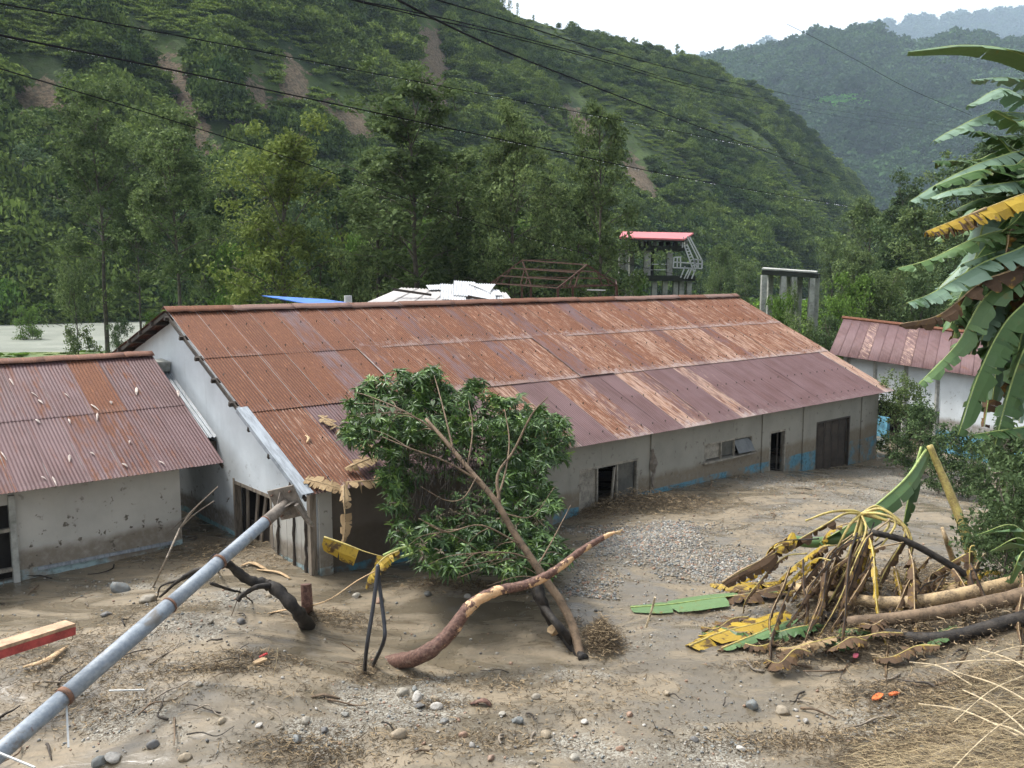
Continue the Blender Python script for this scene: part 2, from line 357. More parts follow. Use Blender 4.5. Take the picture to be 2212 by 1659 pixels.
# shallow flow ripples in the smooth silt
GZ = GZ+nr*(1-gv)*.006*np.sin((GX*.6+GY*1.6+2.2*fbm(GX, GY, 1.6, 2, 6))*6)
def mud_mat():
    m, n, out = NT('wet_silt_and_gravel'); p = geo(n); g = attr(n, 'gravel'); far = attr(n, 'grassy')
    a = noise(n, p, .55, 5, .55, .6, (1, 2.2, 1)); b = noise(n, p, 3.2, 6, .6); f = noise(n, p, 60, 4, .6); st = noise(n, p, 1.1, 5, .6, 1.2, (.7, 3.2, 1))
    c = mix(n, ramp(n, a, .35, .65), (.155, .126, .085), (.215, .172, .115))
    c = mix(n, ramp(n, st, .45, .62, 0, .55), c, (.120, .103, .074))
    v = n.nodes.new('ShaderNodeTexVoronoi'); n.links.new(p, v.inputs[0]); v.inputs['Scale'].default_value = 38; v.inputs['Randomness'].default_value = 1
    wn = n.nodes.new('ShaderNodeTexWhiteNoise'); n.links.new(v.outputs['Color'], wn.inputs[0])
    peb = mix(n, ramp(n, wn.outputs[0], .15, .9), (.115, .095, .07), (.31, .295, .25))
    gr = ramp(n, mth(n, 'ADD', g, mth(n, 'MULTIPLY', mth(n, 'SUBTRACT', b, .5), .9)), .22, .55, 0, .85)
    c = mix(n, gr, c, peb)
    dk = ramp(n, noise(n, p, 2.1, 7, .7, .8), .58, .70, 0, .75); c = mix(n, mth(n, 'MULTIPLY', dk, ramp(n, g, .05, .35)), c, (.075, .058, .040))
    gc = mix(n, ramp(n, noise(n, p, .25, 5, .6), .35, .65), (.060, .105, .028), (.16, .20, .06)); FARMIX = gc
    wet = ramp(n, noise(n, p, .55, 5, .6, .8, (1, 2.2, 1)), .46, .56)
    med = noise(n, p, 9, 6, .7, .4); c = mix(n, ramp(n, med, .50, .72, 0, .55), c, (.085, .068, .047)); c = mix(n, ramp(n, noise(n, p, 4.5, 6, .7, .6), .60, .74, 0, .5), c, (.25, .215, .155)); c = mix(n, mth(n, 'MULTIPLY', wet, .30), (0, 0, 0), c) if 0 else mix(n, ramp(n, noise(n, p, .55, 5, .6, .8, (1, 2.2, 1)), .56, .46, 0, .35), c, (.085, .072, .052))
    c = mix(n, far, c, FARMIX)
    rg = mix(n, gr, mix(n, wet, (.22,)*3, (.62,)*3), (.8,)*3)
    h = mth(n, 'ADD', mth(n, 'MULTIPLY', f, .12), mth(n, 'MULTIPLY', gr, mth(n, 'MULTIPLY', v.outputs[0], -.9)))
    h = mth(n, 'ADD', h, mth(n, 'ADD', mth(n, 'MULTIPLY', b, .5), mth(n, 'MULTIPLY', med, mth(n, 'MULTIPLY', wet, .7))))
    bsdf(n, out, c, rg, bump(n, h, .55, .025), .35); return m
M['mud'] = mud_mat()
me = grid_mesh('ground', GX, GY, GZ, M['mud'])
a = me.attributes.new('gravel', 'FLOAT', 'POINT'); a.data.foreach_set('value', gv.astype(np.float32).ravel())
uu = (GX-E0[0])*U[0]+(GY-E0[1])*U[1]; vv = (GX-E0[0])*V[0]+(GY-E0[1])*V[1]
grs = np.clip(np.maximum(smin(vv, 15, 19), smin(GY, 44, 52)), 0, 1)
a = me.attributes.new('grassy', 'FLOAT', 'POINT'); a.data.foreach_set('value', grs.astype(np.float32).ravel())
tag(obj('ground', me), kind='structure')

def water_mat():
    m, n, out = NT('silty_river_water'); p = geo(n)
    a = noise(n, p, .12, 5, .6, 0, (1, 1.6, 1)); b = noise(n, p, 1.3, 5, .6)
    c = mix(n, ramp(n, a, .35, .65), (.20, .215, .18), (.29, .30, .255)); c = mix(n, ramp(n, b, .62, .72, 0, .6), c, (.50, .51, .47))
    bsdf(n, out, c, .35, bump(n, b, .6, .25), .5); return m
M['water'] = water_mat()
pc = np.linspace(-1500, 2300, 60); rows = []
for t in np.linspace(0, 1, 14):
    D = np.interp(pc, BKX, BKD)*(1-t)+(np.interp(pc, FTX, FTD)+9)*t
    rows.append(np.stack([(pc-CX)/F*1.007*D, D, np.full_like(D, -.95)], 1))
W3 = np.array(rows); tag(obj('river', grid_mesh('river', W3[..., 0], W3[..., 1], W3[..., 2], M['water'])), kind='structure')

# ------------------------------------------------------------------ hills (polar grids: azimuth by distance)
def el_tan(px, py):
    d = ray(px, py); return d[2]/math.hypot(d[0], d[1]), math.atan2(d[0], d[1])
def hill_mat(name, g1, g2, g3, soil, s=1.):
    m, n, out = NT(name); p = geo(n); sc_ = attr(n, 'scar')
    a = noise(n, p, .035*s, 5, .6); b = noise(n, p, .35*s, 6, .65); f = noise(n, p, 1.6*s, 5, .7)
    c = mix(n, ramp(n, a, .4, .6), g1, g2); c = mix(n, ramp(n, b, .45, .65), c, g3)
    sl = mix(n, ramp(n, f, .35, .65), tuple(x*.38 for x in soil), soil); sl = mix(n, ramp(n, noise(n, p, .9*s, 4, .6, 0, (1, 1, .25)), .5, .66, 0, .7), sl, (.09, .085, .06))
    c = mix(n, ramp(n, mth(n, 'ADD', sc_, mth(n, 'MULTIPLY', mth(n, 'SUBTRACT', b, .5), 2.6)), .42, .58), c, sl)
    bsdf(n, out, c, .9, bump(n, mth(n, 'ADD', b, f), 1., .8/s), .15); return m
class Hill:
    def __init__(s, skx, sky_, ftx, ftd, top, z0, prof, amp, ns, seed):
        s.skx, s.sky, s.ftx, s.ftd, s.top, s.z0, s.prof, s.amp, s.ns, s.seed = skx, sky_, ftx, ftd, top, z0, prof, amp, ns, seed
    def xyz(s, px, t):
        """px: azimuth given as the photo column at the horizon; t: 0 foot .. 1 crest .. beyond"""
        az = np.arctan2((px-CX)/F, _c); D = np.interp(px, s.ftx, s.ftd)/np.cos(az)
        top = np.interp(px, s.skx, s.top) if isinstance(s.top, np.ndarray) else s.top
        r = D*(1+(top-1)*t)
        sy = np.interp(px, s.skx, s.sky)
        te = np.tan(np.arctan((CY-sy)/F)-PITCH)*np.cos(az)   # tangent of the crest's elevation seen from the camera
        zc = CAMZ+te*D*top*1.02
        tt = np.clip(t, 0, 1); g = s.prof(tt)
        z = s.z0+(zc-s.z0)*g-np.where(t > 1, (t-1)*(zc-s.z0)*1.1, 0)
        x = r*np.sin(az); y = r*np.cos(az)
        k = np.sin(np.pi*np.clip(t, 0, 1))**.7+.12
        q = px*.45+r*.25; 
        n = (1-np.abs(2*vnoise(q, r*.35, s.ns*4, s.seed)-1))*.9+fbm(x, y, s.ns, 5, s.seed+2, .55)*1.1-1.
        z = z+n*s.amp*k*np.clip((zc-s.z0)/60, .25, 1.3)
        return x, y, z
    def build(s, name, mat, px, ts, scars=()):
        P, T = np.meshgrid(px, ts); x, y, z = s.xyz(P, T)
        me = grid_mesh(name, x, y, z, mat)
        a = me.attributes.new('scar', 'FLOAT', 'POINT'); a.data.foreach_set('value', s.scar(x, y, z, scars).astype(np.float32).ravel())
        o = obj(name, me); tag(o, kind='structure'); return o
    @staticmethod
    def scar(x, y, z, scars):
        X, Y = proj(np.stack([x, y, z], -1)); t = np.zeros(x.shape)
        for (cx, cy, rx, ry, sl, k) in scars:
            t = np.maximum(t, 1.22*k*np.exp(-((((X-cx)-(Y-cy)*sl)/rx)**2+((Y-cy)/ry)**2)*1.3))
        return t
# skyline measured in the photograph; the columns where it lies above the frame are guesses
near_hill = Hill(np.array([-1500, -300, 200, 500, 700, 900, 1000, 1120, 1250, 1400, 1480, 1560, 1640, 1700, 1760, 1820, 1860, 1920, 2000.]),
                 np.array([-420, -420, -330, -230, -140, -50, 2, 48, 88, 122, 142, 172, 212, 262, 318, 392, 450, 540, 610.]),
                 FTX, FTD, 1.95, -2.2, lambda t: t**.92, 5.5, 26, 3)
SCARS = [(372, 185, 62, 70, .4, 1.5), (395, 260, 50, 90, .2, 1.6), (545, 250, 42, 80, 0, 1.4), (935, 160, 36, 100, .12, 1.5), (925, 95, 44, 40, .3, 1.4), (765, 275, 40, 44, .6, 1.3), (90, 245, 110, 70, .3, 1.5),
         (290, 110, 30, 34, .3, 1.0), (635, 195, 34, 70, .1, 1.3), (1385, 390, 26, 60, .5, 1.2), (460, 360, 90, 40, .6, 1.4), (620, 260, 30, 40, .2, .9), (700, 230, 24, 40, .2, .8), (1250, 265, 30, 50, .8, 1.1), (420, 330, 60, 26, .4, .7), (50, 200, 40, 60, .2, .7), (1180, 265, 14, 30, .5, .5), (90, 20, 20, 40, 0, .5)]
M['hill_near'] = hill_mat('near_hillside', (.028, .050, .016), (.085, .125, .034), (.045, .062, .022), (.235, .175, .115))
near_hill.build('hillside', M['hill_near'], np.linspace(-1100, 1990, 460), np.linspace(-.04, 1.3, 230), SCARS)
mid_hill = Hill(np.array([900, 1400, 1480, 1560, 1640, 1720, 1800, 1850, 1900, 1960, 2020, 2100, 2200, 2400, 3400.]),
                np.array([170, 164, 158, 150, 134, 108, 94, 92, 122, 116, 104, 112, 114, 110, 70.]),
                np.array([900, 3400.]), np.array([860, 860.]), 1.75, -60, lambda t: t**.8, 26, 120, 21)
M['hill_mid'] = hill_mat('forested_hillside', (.022, .042, .016), (.040, .068, .022), (.028, .048, .02), (.30, .16, .11), .5)
mid_hill.build('forested_hill', M['hill_mid'], np.linspace(1100, 3400, 260), np.linspace(-.1, 1.3, 120), [(2040, 175, 34, 14, 0, 1.), (2110, 168, 16, 8, 0, .9), (1880, 140, 16, 8, 0, .7)])
far_hill = Hill(np.array([900, 1550, 1600, 1640, 1700, 1760, 1830, 1880, 1930, 1990, 2060, 2100, 2150, 2212, 2500, 3600.]),
                np.array([170, 138, 124, 118, 112, 108, 70, 68, 58, 54, 48, 40, 46, 50, 60, 120.]),
                np.array([900, 3600.]), np.array([2500, 2500.]), 1.6, -100, lambda t: t**.9, 36, 280, 33)
M['hill_far'] = hill_mat('distant_ridge', (.03, .05, .025), (.05, .08, .03), (.035, .055, .025), (.2, .15, .1), .3)
far_hill.build('distant_mountain', M['hill_far'], np.linspace(1100, 3600, 240), np.linspace(-.1, 1.3, 60))

# ------------------------------------------------------------------ foliage scattered as one mass
def leaf_cards(cent, size, flat=.35, aspect=.55, up=.35, seed=1):
    """one bent four-sided leaf clump per centre"""
    r = np.random.default_rng(seed); n = len(cent)
    nrm = r.normal(size=(n, 3)); nrm[:, 2] = np.abs(nrm[:, 2])+up; nrm /= np.linalg.norm(nrm, axis=1)[:, None]
    t = np.cross(nrm, r.normal(size=(n, 3))); t /= np.linalg.norm(t, axis=1)[:, None]; b = np.cross(nrm, t)
    s = (size*(.6+.8*r.random(n)))[:, None] if np.ndim(size) else (size*(.6+.8*r.random((n, 1))))
    k = s*aspect
    v = np.stack([cent-t*s, cent+b*k+nrm*s*flat, cent+t*s, cent-b*k+nrm*s*flat], 1).reshape(-1, 3)
    return v, np.arange(4*n).reshape(n, 4)
def clump(n, lobes, size, seed, zs=.8):
    r = np.random.default_rng(seed); c = []
    for i in range(lobes):
        a = r.random()*6.28; q = r.random()**.6*.55; rr = .34+.3*r.random(); h = .25+.75*r.random()*(1-q*.6)
        d = r.normal(size=(n//lobes, 3)); d /= np.linalg.norm(d, axis=1)[:, None]; d *= (.55+.5*r.random((len(d), 1))); d[:, 2] = np.abs(d[:, 2])*.9-.25
        c.append(d*rr*np.array([1, 1, zs])+np.array([math.cos(a)*q, math.sin(a)*q, h*zs]))
    c = np.concatenate(c); return leaf_cards(c, size, seed=seed+5)
M['fol_far'] = foliage('hill_foliage', (.030, .055, .018), (.130, .185, .050), .2, .05, .85, tone=True)
M['fol_mid'] = foliage('forest_foliage', (.016, .036, .018), (.060, .100, .038), .2, .08, .8, tone=True)
def src(name, vf, mat): return bpy.data.objects.new(name, mesh(name, vf[0], vf[1], mat))
BUSH = [src('bush_source', clump(1000, 8, .076, s), M['fol_far']) for s in (1, 2, 3)]
BUSH += [src('tall_source', (lambda vf: (vf[0]*np.array([.72, .72, 1.45]), vf[1]))(clump(900, 9, .076, 9)), M['fol_far'])]
BUSH += [src('tuft_source', clump(420, 6, .095, 12, .45), M['fol_far'])]
BUSHM = [src('forest_source', clump(420, 6, .13, s, .95), M['fol_mid']) for s in (21, 22)]
def scatter(name, P, S, Rz, idx, tone, sources, rx=None):
    me = bpy.data.meshes.new(name); n = len(P); me.vertices.add(n); me.vertices.foreach_set('co', np.asarray(P, np.float32).ravel())
    def A(nm, typ, key, val): a = me.attributes.new(nm, typ, 'POINT'); a.data.foreach_set(key, np.ascontiguousarray(val).ravel())
    S = np.asarray(S, np.float32); S3 = S if S.ndim == 2 else np.repeat(S[:, None], 3, 1)
    A('scl', 'FLOAT_VECTOR', 'vector', S3.astype(np.float32)); rt = np.zeros((n, 3), np.float32); rt[:, 2] = Rz
    if rx is not None: rt[:, :2] = rx
    A('rot', 'FLOAT_VECTOR', 'vector', rt); A('idx', 'INT', 'value', np.asarray(idx, np.int32))
    t4 = np.ones((n, 4), np.float32); t4[:, :3] = tone; A('tone', 'FLOAT_COLOR', 'color', t4)
    o = obj(name, me); g = bpy.data.node_groups.new(name, 'GeometryNodeTree')
    g.interface.new_socket('Geometry', in_out='INPUT', socket_type='NodeSocketGeometry'); g.interface.new_socket('Geometry', in_out='OUTPUT', socket_type='NodeSocketGeometry')
    gi = g.nodes.new('NodeGroupInput'); go = g.nodes.new('NodeGroupOutput'); ip = g.nodes.new('GeometryNodeInstanceOnPoints'); mp = g.nodes.new('GeometryNodeMeshToPoints')
    g.links.new(gi.outputs[0], mp.inputs[0]); g.links.new(mp.outputs[0], ip.inputs['Points'])
    def na(nm, t, so):
        q = g.nodes.new('GeometryNodeInputNamedAttribute'); q.data_type = t; q.inputs[0].default_value = nm
        return [x for x in q.outputs if x.enabled and x.name == 'Attribute'][0]
    g.links.new(na('scl', 'FLOAT_VECTOR', 0), ip.inputs['Scale'])
    er = g.nodes.new('FunctionNodeEulerToRotation'); g.links.new(na('rot', 'FLOAT_VECTOR', 0), er.inputs[0]); g.links.new(er.outputs[0], ip.inputs['Rotation'])
    g.links.new(na('idx', 'INT', 0), ip.inputs['Instance Index']); ip.inputs['Pick Instance'].default_value = True
    jn = g.nodes.new('GeometryNodeJoinGeometry')
    for s_ in reversed(sources):
        oi = g.nodes.new('GeometryNodeObjectInfo'); oi.inputs['Object'].default_value = s_; oi.inputs['As Instance'].default_value = True; g.links.new(oi.outputs['Geometry'], jn.inputs[0])
    g.links.new(jn.outputs[0], ip.inputs['Instance']); g.links.new(ip.outputs[0], go.inputs[0])
    md = o.modifiers.new('scatter', 'NODES'); md.node_group = g; return tag(o, kind='stuff')

def hill_scatter(h, name, n, pxr, size, sources, dark, light, scars, seed, grass=True, tr=(0, 1.06)):
    r = np.random.default_rng(seed); px = r.uniform(*pxr, n*3); t = r.random(n*3)**1.25*(tr[1]-tr[0])+tr[0]
    x, y, z = h.xyz(px, t); sc_ = Hill.scar(x, y, z, scars); dn = fbm(x+z*.6, y, size*7, 4, seed)
    X, Y = proj(np.stack([x, y, z], -1))
    gr = sm((dn-.44)/.16) if grass else np.ones_like(dn)     # 1 = wood, 0 = grass slope
    openness = sm((X-880)/250)*sm((520-Y)/200)*sm((X*.55-40-Y)/300+.6) if grass else 0
    keep = r.random(n*3) > np.maximum(sc_, Hill.scar(x, y, z-size*1.2, scars))*1.3; ok = keep & (r.random(n*3) > np.maximum(0, openness*.08*(1-gr)))
    x, y, z, gr, dn, X, Y = [q[ok][:n] for q in (x, y, z, gr, dn, X, Y)]; k = len(x); op = openness[ok][:n] if grass else np.zeros(k)
    wood = gr > r.random(k)*.9
    s = np.where(wood, size*(.7+.8*r.random(k)), size*(.34+.34*r.random(k)))
    s *= 1-.35*op
    idx = np.where(wood, r.integers(0, len(sources)-(1 if grass else 0), k), len(sources)-1) if grass else r.integers(0, len(sources), k)
    mixk = np.clip(sm((fbm(x, y+z, size*5, 3, seed+4)-.36)/.26)*.55+.5*r.random(k)**1.3, 0, 1)
    mixk = np.where(wood, mixk*.75, .55+.45*mixk)[:, None]
    tone = np.array(dark)*(1-mixk)+np.array(light)*mixk
    S = np.stack([s, s, s*np.where(wood, .65+.45*r.random(k), .6+.5*r.random(k))], 1)
    return scatter(name, np.stack([x, y, z-s*.15], 1), S, r.random(k)*6.28, idx, tone, sources)
hill_scatter(near_hill, 'hillside_wood', 21000, (-250, 1985), 5.0, BUSH, (.42, .54, .54), (2.7, 2.45, 1.9), SCARS, 41)
hill_scatter(mid_hill, 'forest', 5200, (1380, 2600), 19, BUSHM, (.45, .62, .60), (2.1, 2.3, 1.6), [(2040, 175, 30, 12, 0, 1.), (2110, 168, 14, 8, 0, .9), (1790, 228, 50, 9, 0, 1.1)], 43, False)
hill_scatter(far_hill, 'distant_forest', 3000, (1500, 2500), 36.0, BUSHM, (.8, .9, .8), (1.3, 1.3, 1.1), [], 47, False)
# haze in the valley air
HB = MB(); HB.box((1200, 2700, 640), (8400, 6200, 1400))
m, n, out = NT('valley_haze'); pv = n.nodes.new('ShaderNodeVolumePrincipled'); pv.inputs['Density'].default_value = .00013; pv.inputs['Color'].default_value = (.66, .82, 1, 1); pv.inputs['Anisotropy'].default_value = 0
n.links.new(pv.outputs[0], out.inputs['Volume']); tag(HB.build('haze', m), kind='stuff')
# ------------------------------------------------------------------ corrugated sheets
def corr_mesh(name, wid, length, rows=3, pitch=.0765, amp=.0125, seg=5, sag=.0, thick=True):
    n = int(round(wid/pitch))*seg; x = np.linspace(0, wid, n+1); ys_ = np.linspace(0, length, rows+1)
    X, Y = np.meshgrid(x, ys_); Z = amp*np.cos(X/pitch*2*np.pi)+sag*np.sin(Y/length*np.pi)
    h, w_ = X.shape; v = np.stack([X.ravel(), Y.ravel(), Z.ravel()], 1); i = np.arange(h*w_).reshape(h, w_)
    f = np.stack([i[:-1, :-1].ravel(), i[:-1, 1:].ravel(), i[1:, 1:].ravel(), i[1:, :-1].ravel()], 1)
    vb = v.copy(); vb[:, 2] -= .003; m_ = len(v)
    rim = []; ev = []
    for e in (i[0, :], i[-1, ::-1], i[::-1, 0], i[:, -1]):
        k0 = 2*m_+sum(len(q) for q in ev); a_ = np.arange(len(e)-1); ev.append(np.concatenate([v[e], vb[e]])); rim.append(np.stack([k0+len(e)+a_, k0+len(e)+a_+1, k0+a_+1, k0+a_], 1))
    return mesh(name, np.concatenate([v, vb]+ev), np.concatenate([f, f[:, ::-1]+m_]+rim), M['sheet'], True)
def lay(me, parent, u, v, z, ang, col, raise_=.0, skew=0., name='roof_sheet'):
    """a sheet whose lower left corner lies at (u,v,z) in the building's frame, rising along +v"""
    o = obj(name, me, parent); o.location = (u, v, z)
    o.rotation_euler = Euler((ang+raise_, -.007, skew), 'XYZ'); o.color = (*col, 1); return o
def wall_panel(mb, axis, a0, a1, zl, zh0, zh1, off, th):
    """wall between a0 and a1 along the axis; top runs from zh0 to zh1"""
    def P(a, z, t): return (a, t, z) if axis == 'u' else (t, a, z)
    return mb.prism([P(a0, zl, off), P(a1, zl, off), P(a1, zh1, off), P(a0, zh0, off)], (0, th, 0) if axis == 'u' else (th, 0, 0))
def rz(v): return EAVE+math.tan(SL)*v           # height of the front slope above v

# ------------------------------------------------------------------ the long house
house = empty('long_house', E0, HROT)
tag(house, 'long low plastered building under a big rust-streaked corrugated iron roof, half buried in silt', 'building', kind=None)
LEN = 24.93; VR = 7.353; ZR = EAVE+3.49; VB = 13.4; BS = math.atan2(1.85, VB-VR)
Wd = .71; ncol = 35; LAPV = 2.9
L1 = LAPV/math.cos(SL)+.10; L2 = (VR-LAPV)/2/math.cos(SL)+.10
m_low = [corr_mesh('lower_sheet', Wd+.0765, L1, 3, sag=s_) for s_ in (0., .006)]
m_up = [corr_mesh('upper_sheet', Wd+.0765, L2, 3, sag=s_) for s_ in (0., .007)]
m_back = corr_mesh('back_sheet', Wd+.0765, (VB-VR)/math.cos(BS), 2, seg=3)
rs = random.Random(5)
streaky_low = {0: (.62, .45, 1.35), 1: (.75, .55, .75), 2: (.2, .1, .2), 9: (.7, .5, .6), 10: (.55, .75, .7), 13: (.75, .6, .7), 14: (.35, .6, .55), 17: (.45, .8, .65), 18: (.3, .55, .5), 21: (.3, .75, .6), 22: (.1, .4, .3), 34: (.4, .9, .9)}
for i in range(ncol):
    u0 = i*Wd; q = u0/LEN
    col = streaky_low.get(i, (rs.uniform(.0, .12), rs.uniform(.05, .18), rs.choice((.0, .0, .1))))
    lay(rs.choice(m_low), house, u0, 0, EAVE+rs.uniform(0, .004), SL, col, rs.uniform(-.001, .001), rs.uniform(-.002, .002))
    base = (rs.uniform(.50, .70), rs.uniform(.26, .42), rs.uniform(.3, .66))
    for k in (0, 1):
        v0 = LAPV-.10+k*(VR-LAPV)/2
        if i < 6: col = (rs.uniform(.55, .72), rs.uniform(.0, .2), (.72 if i == 2 and True else rs.uniform(.15, .4)))
        else: col = (base[0]+rs.uniform(-.06, .06), base[1]+.34*min(1, q*1.5)*(1-k*.35), base[2])
        if i in (4, 9, 12, 15, 19, 23, 27): col = (rs.uniform(.3, .45), col[1]*.6, .5)
        up = .026 if k == 0 else .034
        lift = rs.choice((0, 0, .004, .010)) if k == 0 else 0
        if k == 0 and i in (15, 16, 6): lift = .03
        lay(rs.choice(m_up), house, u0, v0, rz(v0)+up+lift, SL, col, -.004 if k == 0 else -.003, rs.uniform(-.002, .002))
    o = lay(m_back, house, u0+Wd, VB, ZR-1.85, BS, (.4, .4, .5)); o.rotation_euler = Euler((BS, 0, math.pi), 'XYZ')
rc = random.Random(3); x0 = -.06
while x0 < LEN:
    L = min(1.9+rc.uniform(-.15, .2), LEN+.06-x0); mb = MB(); n_ = 8
    sec = [(-.25, -.125), (-.10, -.045), (-.03, -.005), (0, .012), (.03, -.005), (.10, -.04), (.20, -.08)]
    for j in range(n_+1):
        xx = L*j/n_; wv = rc.uniform(-.012, .018)
        for a_, b_ in sec: mb.v.append((xx, a_*(1+rc.uniform(-.06, .06)), .2+b_+(wv if abs(a_) > .15 else wv*.3)))
    for j in range(n_):
        for k in range(6): mb.f.append((j*7+k, j*7+k+1, (j+1)*7+k+1, (j+1)*7+k)); mb.m.append(0)
    o = mb.build('ridge_cap', M['sheet'], house, True); o.location = (x0, VR, ZR-.10+rc.uniform(-.006, .012)); o.rotation_euler = (0, rc.uniform(-.006, .006), rc.uniform(-.008, .008))
    o.color = (rc.uniform(.72, .95), rc.uniform(.0, .35), rc.uniform(0, .2), 1)
    md = o.modifiers.new('thickness', 'SOLIDIFY'); md.thickness = .004
    x0 += L-.05
# zinc flashing down the lower part of the verge, fascia board along the rest
mb = MB(); mb.prism([(-.10, 0, rz(0)+.035), (.16, 0, rz(0)+.045), (.16, 3.0, rz(3.0)+.045), (-.10, 3.0, rz(3.0)+.035)], (0, 0, -.006)); mb.box((-.105, 1.5, (rz(0)+rz(3))/2-.02), (.006, 3/math.cos(SL), .11), (SL, 0, 0)); mb.build('verge_flashing', M['zinc'], house)
mb = MB(); mb.box((-.02, VR/2, (rz(0)+ZR)/2-.085), (.035, VR/math.cos(SL), .09), (SL, 0, 0)); mb.build('verge_board', M['dark_timber'], house)
mb = MB(); mb.box((-.02, (VR+VB)/2, ZR-.925-.09), (.035, (VB-VR)/math.cos(BS), .09), (-BS, 0, 0)); mb.build('verge_board', M['dark_timber'], house)
for k in range(8):
    v_ = .5+k*.95; mb = MB(); mb.box((.13, v_, rz(v_)-.09), (.5, .07, .10), (SL, 0, 0)); mb.build('purlin_end', M['dark_timber'], house)
for k in range(6):
    v_ = VR+.9+k*.95; mb = MB(); mb.box((.13, v_, ZR-math.tan(BS)*(v_-VR)-.09), (.5, .07, .10), (-BS, 0, 0)); mb.build('purlin_end', M['dark_timber'], house)
mb = MB()
for v_ in (.35, 1.6, 3.05, 4.2, 5.3, 6.4, 7.0):
    for i in range(48):
        u_ = .2+i*.52+rs.uniform(-.05, .05); mb.box((u_, v_+rs.uniform(-.02, .02), rz(v_)+.055+(.045 if v_ > 2.9 else 0)), (.02, .02, .05), (rs.uniform(-.4, .4), rs.uniform(-.4, .4), 0))
tag(mb.build('roof_bolt', M['dark_timber'], house), kind='stuff')
# walls
mb = MB(); GU, GT = .35, .22
wall_panel(mb, 'v', .45, 2.31, -1.2, 1.30, 1.30, GU, GT)
wall_panel(mb, 'v', 4.40, VR, -1.2, rz(4.4)-.13, ZR-.13, GU, GT)
wall_panel(mb, 'v', .45, 4.40, 1.30, rz(.45)-.13, rz(4.4)-.13, GU, GT)
wall_panel(mb, 'v', VR, 12.9, -1.2, ZR-.13, ZR-math.tan(BS)*(12.9-VR)-.13, GU, GT)
mb.build('gable_wall', M['wall_white'], house)
def front_wall(parts, u0, u1, ztop, zbot=-1.6):
    mb = MB(); cur = u0
    for (a, b, lo, hi) in parts:
        wall_panel(mb, 'u', cur, a, zbot, ztop, ztop, .45, .2)
        if lo > zbot: wall_panel(mb, 'u', a, b, zbot, lo, lo, .45, .2)
        wall_panel(mb, 'u', a, b, hi, ztop, ztop, .45, .2); cur = b
    wall_panel(mb, 'u', cur, u1, zbot, ztop, ztop, .45, .2); return mb
OPEN = [(8.24, 10.62, -1.6, 1.06), (13.68, 16.22, .50, 1.07), (17.22, 18.2, -1.6, 1.04), (20.15, 22.5, -1.6, 1.04)]
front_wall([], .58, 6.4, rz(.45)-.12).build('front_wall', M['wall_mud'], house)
front_wall(OPEN, 6.4, 24.6, rz(.45)-.12).build('front_wall', M['wall_front'], house)
mb = MB(); wall_panel(mb, 'v', .66, 13, -1.6, 1.9, 1.9, 24.38, .2); mb.build('end_wall', M['wall_front'], house)
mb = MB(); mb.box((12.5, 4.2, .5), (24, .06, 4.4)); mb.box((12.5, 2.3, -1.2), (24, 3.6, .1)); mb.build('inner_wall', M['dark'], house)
mb = MB(); wall_panel(mb, 'u', .58, 24.6, -1.6, 3.0, 3.0, 12.7, .2); mb.build('back_wall', M['wall_front'], house)
# piers on the front wall
for u_ in (11.2, 16.8, 19.3, 23.4):
    mb = MB(); mb.box((u_, .425, .3), (.16 if u_ < 20 else .26, .045, 3.2)); mb.build('pier', M['wall_front'], house)
# front openings
def framed(u0, u1, lo, hi, name, bars=(), depth=.46, parent=house, mt='frame', bw=.06):
    mb = MB(); D = .09
    for a in (u0+bw/2, u1-bw/2): mb.box((a, depth+.03, (lo+hi)/2), (bw, D, hi-lo))
    mb.box(((u0+u1)/2, depth+.03, hi-bw/2), (u1-u0-2*bw, D, bw))
    for b in bars: mb.box((b, depth+.03, (lo+hi-bw)/2), (bw*.8, D*.8, hi-lo-bw))
    return mb.build(name, M[mt], parent)
w1 = framed(8.24, 10.62, -.6, 1.06, 'door_frame', (8.95, 9.75), bw=.07)
mb = MB(); mb.box((8.63, .53, .2), (.58, .04, 1.6)); mb.build('shutter', M['frame'], w1)
mb = MB(); mb.box((10.15, .53, .25), (.72, .012, 1.45)); mb.build('pane', M['glass'], w1)
mb = MB(); mb.box((9.45, .40, .0), (.06, .05, 1.9), (0, .12, 0)); mb.build('loose_batten', M['frame'], w1)
w2 = framed(13.68, 16.22, .50, 1.07, 'window', (14.55, 15.25), bw=.05)
for (a, b) in ((13.73, 14.53), (14.57, 15.23), (15.27, 16.17)):
    mb = MB(); t_ = -.5 if a > 15 else 0; mb.box(((a+b)/2, .53-(.12 if t_ else 0), .78), (b-a-.02, .012, .46), (t_, 0, 0)); mb.build('pane', M['glass' if a != 13.73 else 'frame'], w2)
mb = MB(); mb.box((14.95, .40, .48), (2.7, .12, .05)); mb.build('sill', M['frame'], w2)
w3 = framed(17.22, 18.2, -.9, 1.04, 'door', bw=.07); mb = MB(); mb.box((17.92, .60, .1), (.36, .03, 1.7), (0, 0, .5)); mb.build('door_leaf', M['dark_timber'], w3)
w4 = framed(20.15, 22.5, -1.2, 1.04, 'folding_gate', mt='dark_timber', bw=.06)
for k in range(9):
    mb = MB(); mb.box((20.34+k*.25, .55, -.05), (.235, .03, 2.1), (0, 0, .35*(-1)**k)); mb.build('gate_panel', M['dark_timber'], w4)
for u_ in (11.2, 6.6):     # cracked rainwater stub with hanging roots
    mb = MB(); z_ = 1.25; P_ = [(u_+rs.uniform(-.07, .07), .40, z_-k*.14) for k in range(9)]; mb.tube(P_, [.05, .06, .10, .13, .10, .07, .06, .05, .03], 7, .3); mb.build('mud_crust', M['mudsteel'], house)
